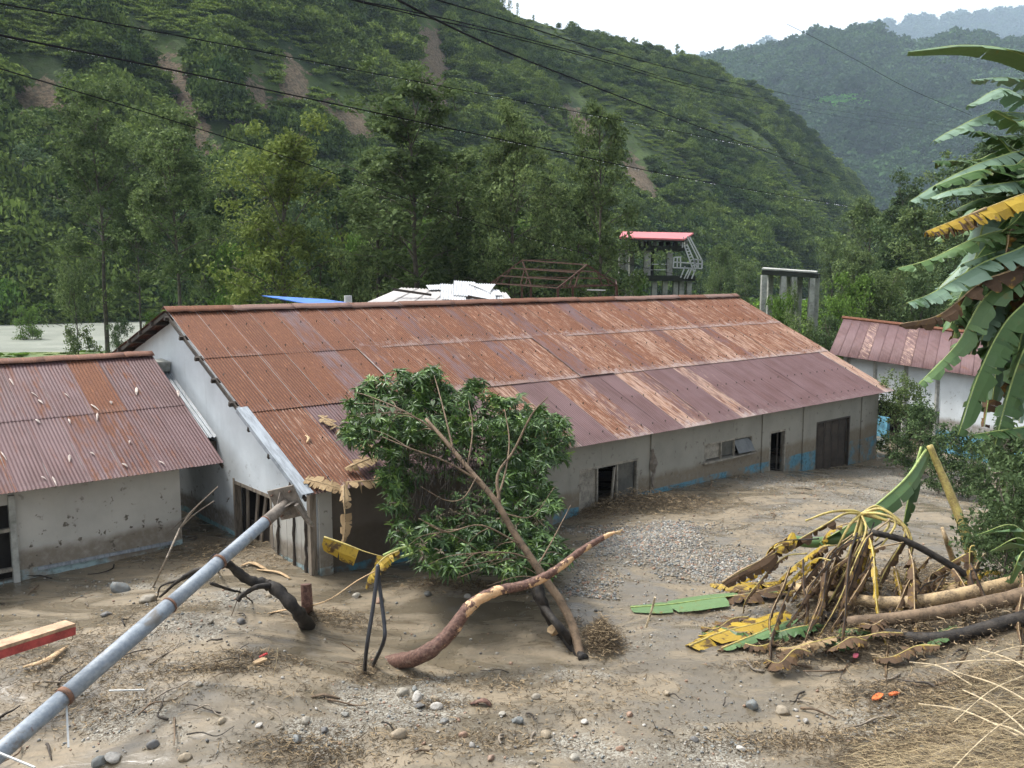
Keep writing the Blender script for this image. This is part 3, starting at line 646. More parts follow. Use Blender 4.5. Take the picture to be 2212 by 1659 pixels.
# gable opening: frame, leaning planks and the lower boarded leaf
gw = MB(); gw.box((.42, 4.34, .5), (.16, .10, 1.7)); gw.box((.42, 2.36, .5), (.16, .10, 1.7)); gw.box((.42, 3.35, 1.26), (.16, 1.88, .08)); gw = gw.build('side_opening', M['timber'], house)
for (v_, t_, l_) in ((4.0, .05, 1.7), (3.55, .22, 1.8), (3.2, .30, 1.9), (2.75, .10, 1.6)):
    mb = MB(); mb.box((.52, v_, .35), (.04, .10, l_), (t_, 0, 0)); mb.build('plank', M['timber'], gw)
mb = MB(); mb.box((.60, 3.35, -.1), (.03, 1.8, .9)); mb.build('inner_board', M['dark_timber'], gw)
for k in range(5):
    v_ = .72+k*.33; mb = MB(); mb.box((.325, v_, .35), (.035, .315, 1.75+.02*k), (rs.uniform(-.01, .01), 0, 0)); mb.build('wall_board', M['wall_annex'], house)
mb = MB(); mb.box((.36, .50, .75), (.14, .14, 2.5)); mb.build('corner_post', M['timber'], house)
mb = MB(); mb.box((.62, .40, .75), (.30, .06, 2.3)); mb.build('corner_board', M['wall_annex'], house)
for (v_, w_) in ((.62, .05), (1.15, .045), (1.9, .04)):
    mb = MB(); P_ = [(.29, v_+rs.uniform(-.03, .03)+.06*k/8, 1.3-k*.2) for k in range(9)]; mb.tube(P_, [w_*(.6+.5*rs.random()) for _ in P_], 6, .35); mb.build('termite_trail', M['dark_timber'], house)
# the small zinc canopy and its concrete hood on the gable
mb = MB(); mb.box((.02, 8.5, 3.78), (.62, .75, .26), (.0, 0, 0), jit=.03); mb.build('canopy_block', M['concrete'], house)
cm = corr_mesh('canopy_sheet', .80, 3.45, 3, pitch=.1, amp=.020, seg=6); cm.materials.clear(); cm.materials.append(M['zinc'])
o = obj('canopy_sheet', cm, house); o.location = (-.47, 5.25, 2.24); o.rotation_euler = Euler((R(24.5), 0, 0))
mb = MB(); mb.box((-.06, 5.5, 1.98), (.78, .5, .30)); mb.build('canopy_shelf', M['dark_timber'], house)

# ------------------------------------------------------------------ the annex on the left
ann = empty('annex', uvz(-.14, 3.7, 0), HROT)
tag(ann, 'smaller plastered building on the left with a maroon corrugated roof littered with pale leaf scraps', 'building')
AL = math.atan2(4.12-1.9, 4.5); ml = 5.02/2+.06
am = [corr_mesh('annex_sheet', Wd+.0765, ml, 3, amp=.0095, sag=s_) for s_ in (0, .006)]
for i in range(11):
    for k in (0, 1):
        col = (rs.uniform(.1, .36), rs.uniform(.0, .12), .05) if k == 0 else (rs.uniform(.12, .38), 0, .1)
        if i == 2: col = (.62 if k else .35, .1, .1)
        if i == 0: col = (.12, .05, .0)
        v0 = k*2.21; lay(rs.choice(am), ann, -Wd*(i+1)-.0765, v0, 1.9+math.tan(AL)*v0+.017*k, AL, col, -.002*k, rs.uniform(-.002, .002))
bm_ = corr_mesh('annex_back', Wd+.0765, 4.2, 2, seg=3)
for i in range(11):
    o = lay(bm_, ann, -Wd*(i+1)-.0765+Wd, 8.3, 4.12-math.tan(.4)*3.8, .4, (.3, .2, .2)); o.rotation_euler = Euler((.4, 0, math.pi))
x0 = -8.2
while x0 < -.2:
    L = min(1.9, .02-x0); mb = MB(); sec = [(-.22, -.10), (-.10, -.035), (0, .014), (.10, -.03), (.22, -.08)]
    for j in range(6):
        wv = rc.uniform(-.01, .012)
        for a_, b_ in sec: mb.v.append((L*j/5, a_, .2+b_+wv))
    for j in range(5):
        for k in range(4): mb.f.append((j*5+k, j*5+k+1, (j+1)*5+k+1, (j+1)*5+k)); mb.m.append(0)
    o = mb.build('ridge_cap', M['sheet'], ann, True); o.location = (x0, 4.5, 4.0); o.color = (.62, .12, .0, 1); o.modifiers.new('thickness', 'SOLIDIFY').thickness = .004
    x0 += L-.04
mb = MB(); mb.box((-.03, 2.25, 3.01-.10), (.035, 5.0, .09), (AL, 0, 0)); mb.build('verge_board', M['dark_timber'], ann)
mb = MB(); wall_panel(mb, 'u', -4.2, -.78, -1.5, 2.1, 2.1, .72, .2); mb.build('front_wall', M['wall_annex'], ann)
mb = MB(); mb.prism([(-.98, .925, -1.5), (-.98, 7.6, -1.5), (-.98, 7.6, 2.9), (-.98, 4.5, 3.95), (-.98, .925, 2.2)], (.2, 0, 0)); mb.build('end_wall', M['wall_annex'], ann)
mb = MB(); wall_panel(mb, 'u', -8.3, -5.3, -1.5, 2.1, 2.1, .72, .2); wall_panel(mb, 'u', -5.3, -4.2, -1.5, -.1, -.1, .72, .2); wall_panel(mb, 'u', -5.3, -4.2, 1.5, 2.1, 2.1, .72, .2); mb.build('left_wall', M['wall_annex'], ann)
mb = MB(); mb.box((-4.27, .68, .2), (.12, .12, 3.0)); mb.build('post', M['concrete'], ann)
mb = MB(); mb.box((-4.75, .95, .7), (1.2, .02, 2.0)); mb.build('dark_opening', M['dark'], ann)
for z_ in (.98, .14): mb = MB(); mb.box((-4.75, .70, z_), (.92, .10, .07)); mb.build('window_rail', M['frame'], ann)
mb = MB(); mb.box((-2.4, .70, .04), (2.9, .05, .07), (0, .0, 0)); mb.build('plinth', M['zinc'], ann)
# splintered pale scraps lying on the annex roof
SC = [(25, 825), (75, 853), (88, 868), (145, 855), (205, 880), (210, 900), (82, 910), (150, 910), (295, 845), (385, 850), (280, 955), (200, 980), (150, 990), (8, 985), (350, 1000), (270, 1005), (95, 1033), (118, 1040), (240, 870)]
def on_annex(x, y, off=0):
    nA = -V*math.sin(AL)+ZZ*math.cos(AL); return plane(x, y, nA, uvz(-.14, 3.7, 1.9), off)
M['straw'] = simple('dry_straw', (.52, .42, .27), .8, .4, 12, .4, .003, sc3=(1, 1, 1))
M['scrap'] = simple('bleached_scrap', (.50, .42, .37), .8, .4, 9)
M['paleleaf'] = simple('dry_pale_leaf', (.42, .30, .17), .8, .45, 6, .6, .006, col2=(.34, .22, .12))
for i, (px, py) in enumerate(SC):
    p = on_annex(px, py, .035); L = rs.uniform(.10, .38); a_ = rs.uniform(-.5, .5)
    d = (U*math.sin(a_)-V*math.cos(a_)*math.cos(AL)-ZZ*math.sin(AL)*math.cos(a_)); mb = MB()
    sid = np.cross(d, ZZ); sid /= np.linalg.norm(sid); q = [p+d*L*(t-.5)+ZZ*.02*math.sin(t*3.1) for t in (0, .3, .7, 1)]; k_ = rs.uniform(.4, 1.1); w_ = [.01*k_, .035*k_, .026*k_, .006*k_]
    vs = []
    for t in range(4): vs += [q[t]-sid*w_[t], q[t]+ZZ*.012, q[t]+sid*w_[t]]
    mb.add(vs, [(3*t+k, 3*t+k+1, 3*t+4+k, 3*t+3+k) for t in range(3) for k in (0, 1)]); o = mb.build('leaf_scrap', M['scrap']); o.modifiers.new('t', 'SOLIDIFY').thickness = .004
    tag(o, ('long' if L > .27 else 'small' if L < .18 else 'middling')+' pale leaf scrap on the left roof, '+('close under the ridge' if py < 862 else 'halfway down' if py < 950 else 'low near the eave')+(', at the left' if px < 110 else ', at the right' if px > 230 else ', in the middle'), 'leaf scrap', 'leaf scraps on the left roof')

# ------------------------------------------------------------------ the building at the right edge
rb = empty('side_building', at(2090, 900, 37)*np.array([1, 1, 0])); tag(rb, 'small white building with pale maroon tin roof and blue base behind the banana plant', 'building')
ridL = at(1823, 688, 44); ridR = at(2083, 719, 37); eavL = at(1790, 765, 41); eavR = at(2071, 807, 34.2)
dR = ridR-ridL; dE = eavR-eavL; nS = 12
def rbP(s, t): return (ridL+dR*s)*(1-t)+(eavL+dE*s)*t
for i in range(16):
    s0, s1 = i/nS, (i+1)/nS; mb = MB(); vs = []; K = 12
    for j in range(K+1):
        for t in (0, .5, 1): vs.append(rbP(s0+(s1-s0)*1.04*j/K, t)+ZZ*(.008*math.cos(j/K*2*math.pi*5)+.006*(j/K)))
    mb.add(vs, [(j*3+k, j*3+k+1, j*3+k+4, j*3+k+3) for j in range(K) for k in (0, 1)]); o = mb.build('roof_sheet', M['sheet'], None, True); child(o, rb)
    o.modifiers.new('t', 'SOLIDIFY').thickness = .004; o.color = (.12, .15, .1, 1) if i not in (3, 7) else (.1, .6, .55, 1)
mb = MB(); mb.tube([rbP(-.01, -.01)+ZZ*.03, rbP(1.34, -.01)+ZZ*.03], .09, 6); o = mb.build('ridge_cap', M['sheet']); o.color = (.8, .2, 0, 1); child(o, rb)
nb = np.cross(dE/np.linalg.norm(dE), ZZ); nb /= np.linalg.norm(nb)
if nb@(-eavL[:3]) > 0: nb = -nb
def rbw(s, z, off=.55): P = eavL+dE*s+nb*off; P[2] = z; return P
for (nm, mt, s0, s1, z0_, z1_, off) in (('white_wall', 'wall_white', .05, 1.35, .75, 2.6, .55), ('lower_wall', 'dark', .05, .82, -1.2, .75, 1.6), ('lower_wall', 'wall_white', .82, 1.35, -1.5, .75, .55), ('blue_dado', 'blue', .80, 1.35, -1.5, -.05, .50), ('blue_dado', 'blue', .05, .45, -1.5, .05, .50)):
    mb = MB(); mb.prism([rbw(s0, z0_, off), rbw(s1, z0_, off), rbw(s1, z1_, off), rbw(s0, z1_, off)], nb*.15); child(mb.build(nm, M[mt]), rb)
for s_ in (.1, .33, .57, .80):
    mb = MB(); mb.box((rbw(s_, 0)+rbw(s_, 1.5))/2, (.16, .16, 3.4)); child(mb.build('post', M['concrete']), rb)
mb = MB(); P0, P1 = rbw(.05, 2.3, .6), rbw(.05, 2.3, 9); mb.prism([rbw(.03, -1, .7), rbw(.03, -1, 7), rbw(.03, 2.4, 7), rbw(.03, 3.6, 4), rbw(.03, 2.2, .7)], dE/np.linalg.norm(dE)*.15); child(mb.build('gable_wall', M['wall_white']), rb)

# ------------------------------------------------------------------ behind the roof: shed with loose sheets, tarpaulin, truss, tower, concrete frame
shed = empty('shed', at(960, 700, 38)*np.array([1, 1, 0])); tag(shed, 'rusty shed roof covered with loose bright white metal sheets behind the long ridge', 'shed')
s00, s10, s11, s01 = at(770, 664, 36), at(1118, 668, 36), at(1090, 632, 39), at(868, 622, 39)
def shp(a, b): return (s00*(1-a)+s10*a)*(1-b)+(s01*(1-a)+s11*a)*b
for i in range(7):
    a0, a1 = i/7, (i+1.08)/7; mb = MB(); vs = []; K = 10
    for j in range(K+1):
        for t in (0, .5, 1): vs.append(shp(a0+(a1-a0)*j/K, t)+ZZ*.02*math.cos(j/K*31))
    mb.add(vs, [(j*3+k, j*3+k+1, j*3+k+4, j*3+k+3) for j in range(K) for k in (0, 1)]); o = mb.build('roof_sheet', M['sheet'], None, True); o.color = (.55, .5, .5, 1); o.modifiers.new('t', 'SOLIDIFY').thickness = .01; child(o, shed)
mb = MB()
b0 = [s00, s10, s11, s01]; mb.prism([p-ZZ*.12 for p in b0], (0, 0, -.12)); child(mb.build('roof_deck', M['dark_timber']), shed)
for (px, D) in ((775, 36), (1110, 36), (880, 39), (1085, 39)):
    P = at(px, 665, D); mb = MB(); mb.bar((P[0], P[1], float(ground_z(P[0], P[1]))-.3), (P[0], P[1], P[2]-.2), .15); child(mb.build('post', M['timber']), shed)
for (a, b, wd, dp, rzv, tl) in ((.50, .86, .85, .9, .2, .05), (.38, .93, .9, .6, .5, -.03), (.62, .70, .8, 1.6, .1, .06), (.72, .80, .9, 1.2, -.3, .02), (.84, .62, .9, 1.0, .35, .08), (.93, .75, .5, 1.4, 1.2, .0), (.55, .45, .9, .8, .15, .05), (.78, .40, .85, .9, .1, .03)):
    P = shp(a, b)+ZZ*.05; me_ = corr_mesh('loose_sheet', wd*1.2, dp*1.3, 3, pitch=.11, amp=.02, seg=4, sag=.04); me_.materials.clear(); me_.materials.append(M['white_sheet'])
    o = obj('loose_sheet', me_); o.location = Vector(P)-Vector((wd*.5, dp*.4, 0)); o.rotation_euler = (R(15)+tl*.5, tl*1.2, rzv*.6); tag(o, 'loose white metal sheet on the rusty shed roof, '+{(.50, .86): 'uppermost at the far left', (.38, .93): 'leftmost beside the dark pole', (.62, .70): 'centre left', (.72, .80): 'upper centre', (.84, .62): 'right of centre', (.93, .75): 'rolled one at the right end', (.55, .45): 'lower left', (.78, .40): 'lower right'}[(a, b)], 'metal sheet', 'white sheets on the shed roof')
for (a, b, c_, d_) in (((848, 625), (932, 637), 37.5, .1), ((1010, 640), (1090, 655), 37, .1)):
    mb = MB(); mb.bar(at(a[0], a[1], c_), at(b[0], b[1], c_), .10); tag(mb.build('timber_pole', M['dark_timber']), 'dark timber pole weighing down the white sheets, ' + ('left one' if a[0] < 900 else 'right one'), 'pole', 'poles on the shed roof')
tp = [at(566, 638, 33), at(700, 646, 33), at(830, 664, 32.5), at(700, 662, 31.5)]
mb = MB(); mb.prism(tp, (0, 0, -.03)); tar = mb.build('tarpaulin', M['tarp']); tag(tar, 'bright blue tarpaulin edge stretched low behind the rusty ridge', 'tarpaulin')
hut = empty('tarpaulin_hut', at(720, 665, 35)*np.array([1, 1, 0])); tag(hut, 'small hut of corrugated tin below the blue tarpaulin', 'hut')
for k in range(6):
    P = at(658+k*22, 668, 34.5); me_ = bpy.data.meshes.get('hut_sheet') or corr_mesh('hut_sheet', .42, 5.6, 1, pitch=.1, amp=.015, seg=4); o = obj('wall_sheet', me_); o.color = (.3, .8, 1, 1); o.location = (P[0], P[1], -.6); o.rotation_euler = (math.pi/2, 0, 0); child(o, hut)
mb = MB(); P = at(752, 650, 36.5); mb.tube([P-ZZ*.4, P+ZZ*.22], .16, 10); mb.tube([P-ZZ*6, P-ZZ*.4], .10, 8); tag(mb.build('vent_pipe', M['white_paint']), 'short white capped pipe standing behind the blue tarpaulin', 'pipe')
M['rusty_dark'] = simple('old_rusty_steel', (.075, .036, .024), .85, .4, 9, .3, .003)
# rusty truss skeleton
tr = empty('truss_frame', at(1200, 640, 44)*np.array([1, 1, 0])); tag(tr, 'skeleton of a rusty steel roof frame standing on posts before the trees', 'steel frame')
A = {k: at(x, y, D) for k, (x, y, D) in dict(fl=(1060, 612, 46), fr=(1147, 616, 44), ap1=(1128, 562, 45), el=(1205, 622, 40), er=(1332, 616, 42), ap2=(1268, 572, 41), br=(1215, 568, 52), bl=(1100, 600, 52), bm=(1225, 560, 52), b2=(1330, 605, 50)).items()}
def rod(a, b, w_=.055, nm='rafter', mt='rusty_dark'): mb = MB(); mb.bar(a, b, w_); child(mb.build(nm, M[mt]), tr)
for a, b in (('fl', 'ap1'), ('ap1', 'fr'), ('fl', 'fr'), ('el', 'ap2'), ('ap2', 'er'), ('el', 'er'), ('ap1', 'ap2'), ('fl', 'el'), ('fr', 'er'), ('bl', 'fl'), ('ap1', 'bm'), ('bm', 'b2'), ('b2', 'er'), ('bl', 'bm')): rod(A[a], A[b])
for a, b, n_ in (('el', 'ap2', 3), ('er', 'ap2', 2), ('fl', 'ap1', 2), ('fr', 'ap1', 2)):
    foot = (A['el']+A['er'])/2 if a in ('el', 'er') else (A['fl']+A['fr'])/2
    for k in range(1, n_+1): t = k/(n_+1); rod(A[a]*(1-t)+A[b]*t, A[a]*(1-t*.75)+foot*t*.75, .055, 'web_bar')
for k in ((.33), (.66)):
    rod(A['fl']*(1-k)+A['ap1']*k, A['el']*(1-k)+A['ap2']*k, .055, 'purlin'); rod(A['fr']*(1-k)+A['ap1']*k, A['er']*(1-k)+A['ap2']*k, .055, 'purlin')
for k in ('fl', 'fr', 'el', 'er', 'bl', 'b2'):
    P = A[k]; rod((P[0], P[1], float(ground_z(P[0], P[1]))-.3), P, .11, 'post')
P = (A['fl']+A['el'])/2; rod((P[0], P[1], -1.2), P, .10, 'post'); P = (A['fr']+A['er'])/2; rod((P[0], P[1], -1.2), P, .10, 'post')
mb = MB(); mb.bar(at(1268, 626, 40), at(1308, 627, 40), .05); tag(mb.build('white_batten', M['white_paint']), 'short white tube fixed under the rusty truss', 'tube')
# concrete gate tower
tw = empty('gate_tower', at(1420, 640, 70)*np.array([1, 1, 0])); tag(tw, 'mossy concrete tower on columns with a red roof and a white steel stair', 'tower')
DT = 70
def tbox(x0, x1, y0, y1, D, dep, nm, mt):
    a = at(x0, y0, D); b = at(x1, y1, D); mb = MB(); mb.box(((a[0]+b[0])/2, D+dep/2, (a[2]+b[2])/2), (abs(b[0]-a[0]), dep, abs(a[2]-b[2]))); o = mb.build(nm, M[mt]); child(o, tw); return o
mb = MB(); q = [at(1345, 500, DT+4), at(1498, 503, DT+4), at(1478, 516, DT-1), at(1338, 512, DT-1)]; mb.prism(q, (0, 0, -.12)); child(mb.build('roof', M['red_roof']), tw)
mb = MB(); mb.prism([p-ZZ*.13 for p in q], (0, 0, -.12)); child(mb.build('roof_beam', M['dark_concrete']), tw)
for x in (1352, 1385, 1412, 1470): tbox(x, x+6, 513, 536, DT, .25, 'post', 'concrete')
for x in (1360, 1400, 1480): tbox(x, x+6, 508, 530, DT+4, .25, 'post', 'concrete')
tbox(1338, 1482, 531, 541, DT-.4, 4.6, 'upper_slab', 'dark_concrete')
for x in (1362, 1376, 1392, 1425, 1440, 1455): tbox(x, x+9, 521, 532, DT+1.2, .5, 'gate_gear', 'dark_timber')
for (x, w_) in ((1338, 9), (1350, 7), (1392, 13), (1442, 10)): tbox(x, x+w_, 541, 605, DT, .5, 'column', 'concrete')
tbox(1405, 1412, 541, 602, DT+4, .4, 'column', 'dark_concrete'); tbox(1360, 1368, 541, 655, DT+4, .4, 'column', 'concrete')
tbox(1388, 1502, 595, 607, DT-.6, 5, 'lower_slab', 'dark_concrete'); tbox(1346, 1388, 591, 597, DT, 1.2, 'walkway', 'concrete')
for x in (1409, 1432, 1455, 1468, 1484): tbox(x, x+9, 607, 680, DT, .5, 'column', 'concrete')
for x in (1345, 1358, 1372): tbox(x, x+8, 597, 690, DT+1, .45, 'column', 'concrete')
for y in (570, 582): tbox(1405, 1444, y, y+1.5, DT-.3, .06, 'railing', 'white_paint')
st = MB(); wl = lambda a, b, w_=.09: st.bar(at(*a, DT-.8), at(*b, DT-.8), w_)
for a, b in (((1478, 530), (1500, 590)), ((1484, 528), (1507, 580)), ((1472, 555), (1456, 556)), ((1456, 556), (1454, 578)), ((1454, 578), (1516, 580)), ((1516, 580), (1517, 562)), ((1517, 562), (1500, 560)), ((1476, 512), (1474, 535)), ((1484, 510), (1510, 562)), ((1490, 512), (1516, 562)), ((1456, 566), (1516, 570)), ((1500, 560), (1500, 580)), ((1470, 556), (1470, 578)), ((1508, 561), (1508, 580)), ((1480, 575), (1470, 600)), ((1494, 580), (1484, 602)), ((1463, 557), (1463, 578)), ((1490, 578), (1478, 602)), ((1502, 582), (1494, 602))): wl(a, b)
for k in range(9): t = k/8; wl((1479+t*20, 532+t*48), (1485+t*20, 530+t*48), .07)
child(st.build('stair', M['white_paint']), tw)
# open concrete frame beside the river
cf = empty('concrete_frame', at(1710, 640, 66)*np.array([1, 1, 0])); tag(cf, 'open concrete frame of pillars under a flat slab beside the river', 'concrete frame')
a, b = at(1648, 584, 66), at(1766, 592, 66)
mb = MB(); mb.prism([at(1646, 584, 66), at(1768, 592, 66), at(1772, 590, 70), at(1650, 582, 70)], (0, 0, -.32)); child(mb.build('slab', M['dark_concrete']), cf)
mb = MB(); mb.prism([at(1645, 583, 66)+ZZ*.02, at(1764, 591, 66)+ZZ*.02, at(1766, 589, 70)+ZZ*.04, at(1650, 581, 70)+ZZ*.04], (0, 0, .1)); child(mb.build('parapet', M['concrete']), cf)
for (x, D, y) in ((1648, 66, 594), (1662, 69.5, 594), (1690, 66, 596), (1702, 69.5, 596), (1712, 66, 598), (1725, 69.5, 598), (1752, 66, 601), (1762, 69.5, 601)):
    P = at(x+4, y, D); mb = MB(); mb.box((P[0], P[1]+.2, P[2]/2-1), (.38, .38, P[2]+2)); child(mb.build('column', M['concrete']), cf)
mb = MB(); P = at(1634, 687, 120); mb.box(P, (1.6, 1, .8)); mb.box(P-ZZ*2, (1.2, .8, 3.4)); tag(mb.build('blue_tank', M['blue']), 'tiny blue box far off on the river bank beyond the roof end', 'box')
# ------------------------------------------------------------------ trees
M['bark'] = simple('grey_bark', (.10, .085, .065), .9, .4, 4, .6, .02, pos=False)
M['leaf_a'] = foliage('alder_leaves', (.055, .086, .034), (.225, .295, .110), .3, .1, .75, vary=(.045, .075, .024))
M['leaf_y'] = foliage('yellow_green_leaves', (.065, .098, .024), (.24, .30, .075), .3, .1, .75)
M['leaf_d'] = foliage('dark_leaves', (.032, .060, .027), (.130, .19, .078), .25, .1, .75)
M['leaf_b'] = foliage('bright_shrub_leaves', (.055, .105, .022), (.17, .28, .060), .35, .1, .7)
def tree_mesh(seed, H=14., W=4., leafn=7000, ls=.16, low=.25, limbs=34, top=1., taper=.7, tr=.17, lean=.0):
    """returns trunk mesh builder and crown arrays; a leader with rising limbs, twigs and leaf sprays at their ends"""
    r = random.Random(seed); g = np.random.default_rng(seed); mb = MB()
    tp = [np.array([lean*t*H*.2+r.uniform(-.12, .12)*t*W*.4, r.uniform(-.12, .12)*t*W*.4, t*H]) for t in np.linspace(0, 1, 9)]; tp[0][:2] = 0
    mb.tube(spline(tp, 3), list(np.linspace(tr, .025, len(spline(tp, 3)))), 7, .06); cent = []; szs = []
    per = max(4, leafn//(limbs*4)); limbs = int(limbs*.85)
    for i in range(limbs):
        t = low+(1-low)*(i/limbs)**.9; b = tp[0]*0; k = t*8; j = min(7, int(k)); b = tp[j]*(1-(k-j))+tp[j+1]*(k-j)
        a = i*2.4+r.uniform(-.5, .5); rel = (t-low)/(1-low); prof = (math.sin(math.pi*min(1, (rel*.68+.18)))**taper)
        L = W*prof*r.uniform(.45, 1.2)*top; el = r.uniform(.15, .75)+rel*.5
        d = np.array([math.cos(a)*math.cos(el), math.sin(a)*math.cos(el), math.sin(el)]); e = b+d*L+np.array([0, 0, -.06*L]); m_ = b+d*L*.5+np.array([0, 0, .05*L])
        mb.tube(spline([b, m_, e], 3), list(np.linspace(tr*.35*(1-t*.6), .012, 7)), 5, 0, False)
        for q in range(4):
            s = r.uniform(.45, 1.05); c = b+(e-b)*s+g.normal(size=3)*L*.16+np.array([0, 0, .12*L*r.random()])
            if q < 3: mb.tube([b+(e-b)*min(1, s*.85), c], [.018, .007], 4, 0, False)
            n_ = int(per*r.uniform(.4, 1.6)); rad = L*r.uniform(.10, .20)+.20
            dd = g.normal(size=(n_, 3)); dd *= (g.random((n_, 1))**.45)/np.linalg.norm(dd, axis=1)[:, None]
            cent.append(c+dd*rad*np.array([1.15, 1.15, .75])); szs.append(np.full(n_, ls*r.uniform(.8, 1.2)))
    v, f = leaf_cards(np.concatenate(cent), np.concatenate(szs), .3, .5, .3, seed)
    return mb, v, f
KINDS = {}
def kind(nm, mat, **k):
    mb, v, f = tree_mesh(**k); KINDS[nm] = (mesh(nm+'_trunk', mb.v, mb.f, M['bark'], True), mesh(nm+'_crown', v, f, M[mat]), k['H'])
kind('alder', 'leaf_a', seed=3, H=15, W=3.6, leafn=15000, ls=.125, limbs=46, low=.18)
kind('alder_b', 'leaf_a', seed=8, H=15, W=2.7, leafn=13000, ls=.12, limbs=50, low=.12, taper=.5)
kind('alder_c', 'leaf_a', seed=14, H=15, W=4.6, leafn=17000, ls=.13, limbs=44, low=.28)
kind('pale', 'leaf_y', seed=21, H=11, W=4.0, leafn=15000, ls=.115, limbs=44, low=.06, taper=.6)
kind('bare_stem', 'leaf_a', seed=16, H=15, W=4.4, leafn=15000, ls=.13, limbs=40, low=.42)
kind('dark', 'leaf_d', seed=33, H=12, W=4.2, leafn=14000, ls=.14, limbs=40, low=.10)
kind('round', 'leaf_a', seed=44, H=8, W=4.0, leafn=12000, ls=.13, limbs=36, low=.06, taper=.45)
kind('shrub', 'leaf_b', seed=51, H=3.2, W=2.0, leafn=5000, ls=.085, limbs=26, low=.0, taper=.4, tr=.05)
kind('shrub_d', 'leaf_d', seed=57, H=3.2, W=2.1, leafn=5000, ls=.09, limbs=26, low=.0, taper=.4, tr=.05)
kind('shrub_a', 'leaf_a', seed=59, H=4, W=2.4, leafn=6000, ls=.09, limbs=28, low=.0, taper=.4, tr=.06)
def plant(knd, px, top, D, wide=1., label='', cat='tree', group=None, name='tree', rz_=None, zb=None, root=None):
    P = at(px, top, D); z0 = float(ground_z(P[0], P[1])) if zb is None else zb
    z0 -= .15; T, C_, H = KINDS[knd]; s = max(.3, (P[2]-z0)/H/1.02)
    e = empty(name, (P[0], P[1], z0), rz_ if rz_ is not None else (px*1.7) % 6.28); e.scale = (s*wide, s*wide, s); tag(e, label, cat, group)
    obj('trunk', T, e); obj('crown', C_, e); return e
G1 = 'trees along the river behind the buildings'
for a in (('bare_stem', 205, 262, 76, .95, 'tall broad tree at the far left whose trunk stands on the grassy river bank'),
          ('dark', 40, 385, 150, 1.0, 'dark tree cut off by the left edge of the picture'),
          ('bare_stem', 372, 312, 62, .95, 'tall tree behind the gable end of the long house, left of the yellow-green one'),
          ('dark', 475, 400, 80, 1.0, 'dim tree squeezed between the two bigger crowns behind the left gable'),
          ('pale', 603, 352, 50, .95, 'broad yellow-green tree behind the left part of the rusty ridge'),
          ('dark', 735, 395, 75, 1.0, 'dark tree just right of the yellow-green one'),
          ('alder', 893, 222, 52, 1.25, 'tallest dense tree, behind the shed with white sheets'),
          ('alder_b', 812, 330, 58, 1.2, 'narrow tree leaning against the left side of the tallest tree'),
          ('alder_b', 985, 335, 56, 1.25, 'lighter tree immediately right of the tallest tree'),
          ('alder_c', 1108, 295, 50, .8, 'open tree with a forked dark trunk above the truss frame'),
          ('alder_b', 1190, 390, 62, 1.1, 'thin tree half hidden between the forked tree and the slim tall one'),
          ('alder_b', 1300, 235, 50, .72, 'slim tall tree left of the concrete tower'),
          ('round', 1040, 470, 60, 1.0, 'low round tree under the forked one'),
          ('bare_stem', 290, 430, 74, .8, 'shorter tree between the two tall left trees'),
          ('dark', 130, 460, 150, 1.2, 'dark lower crown behind the tall broad left tree'),
          ('round', 1250, 480, 66, 1.1, 'low crown behind the rusty truss frame'),
          ('dark', 560, 505, 85, 1.2, 'dark undergrowth tree behind the yellow-green one'),
          ('dark', 860, 450, 84, 1.2, 'dark tree in the shade behind the tallest one')):
    plant(*a[:5], label=a[5], group=G1)
G2 = 'small trees and bushes beyond the ridge'
rt_ = random.Random(77)
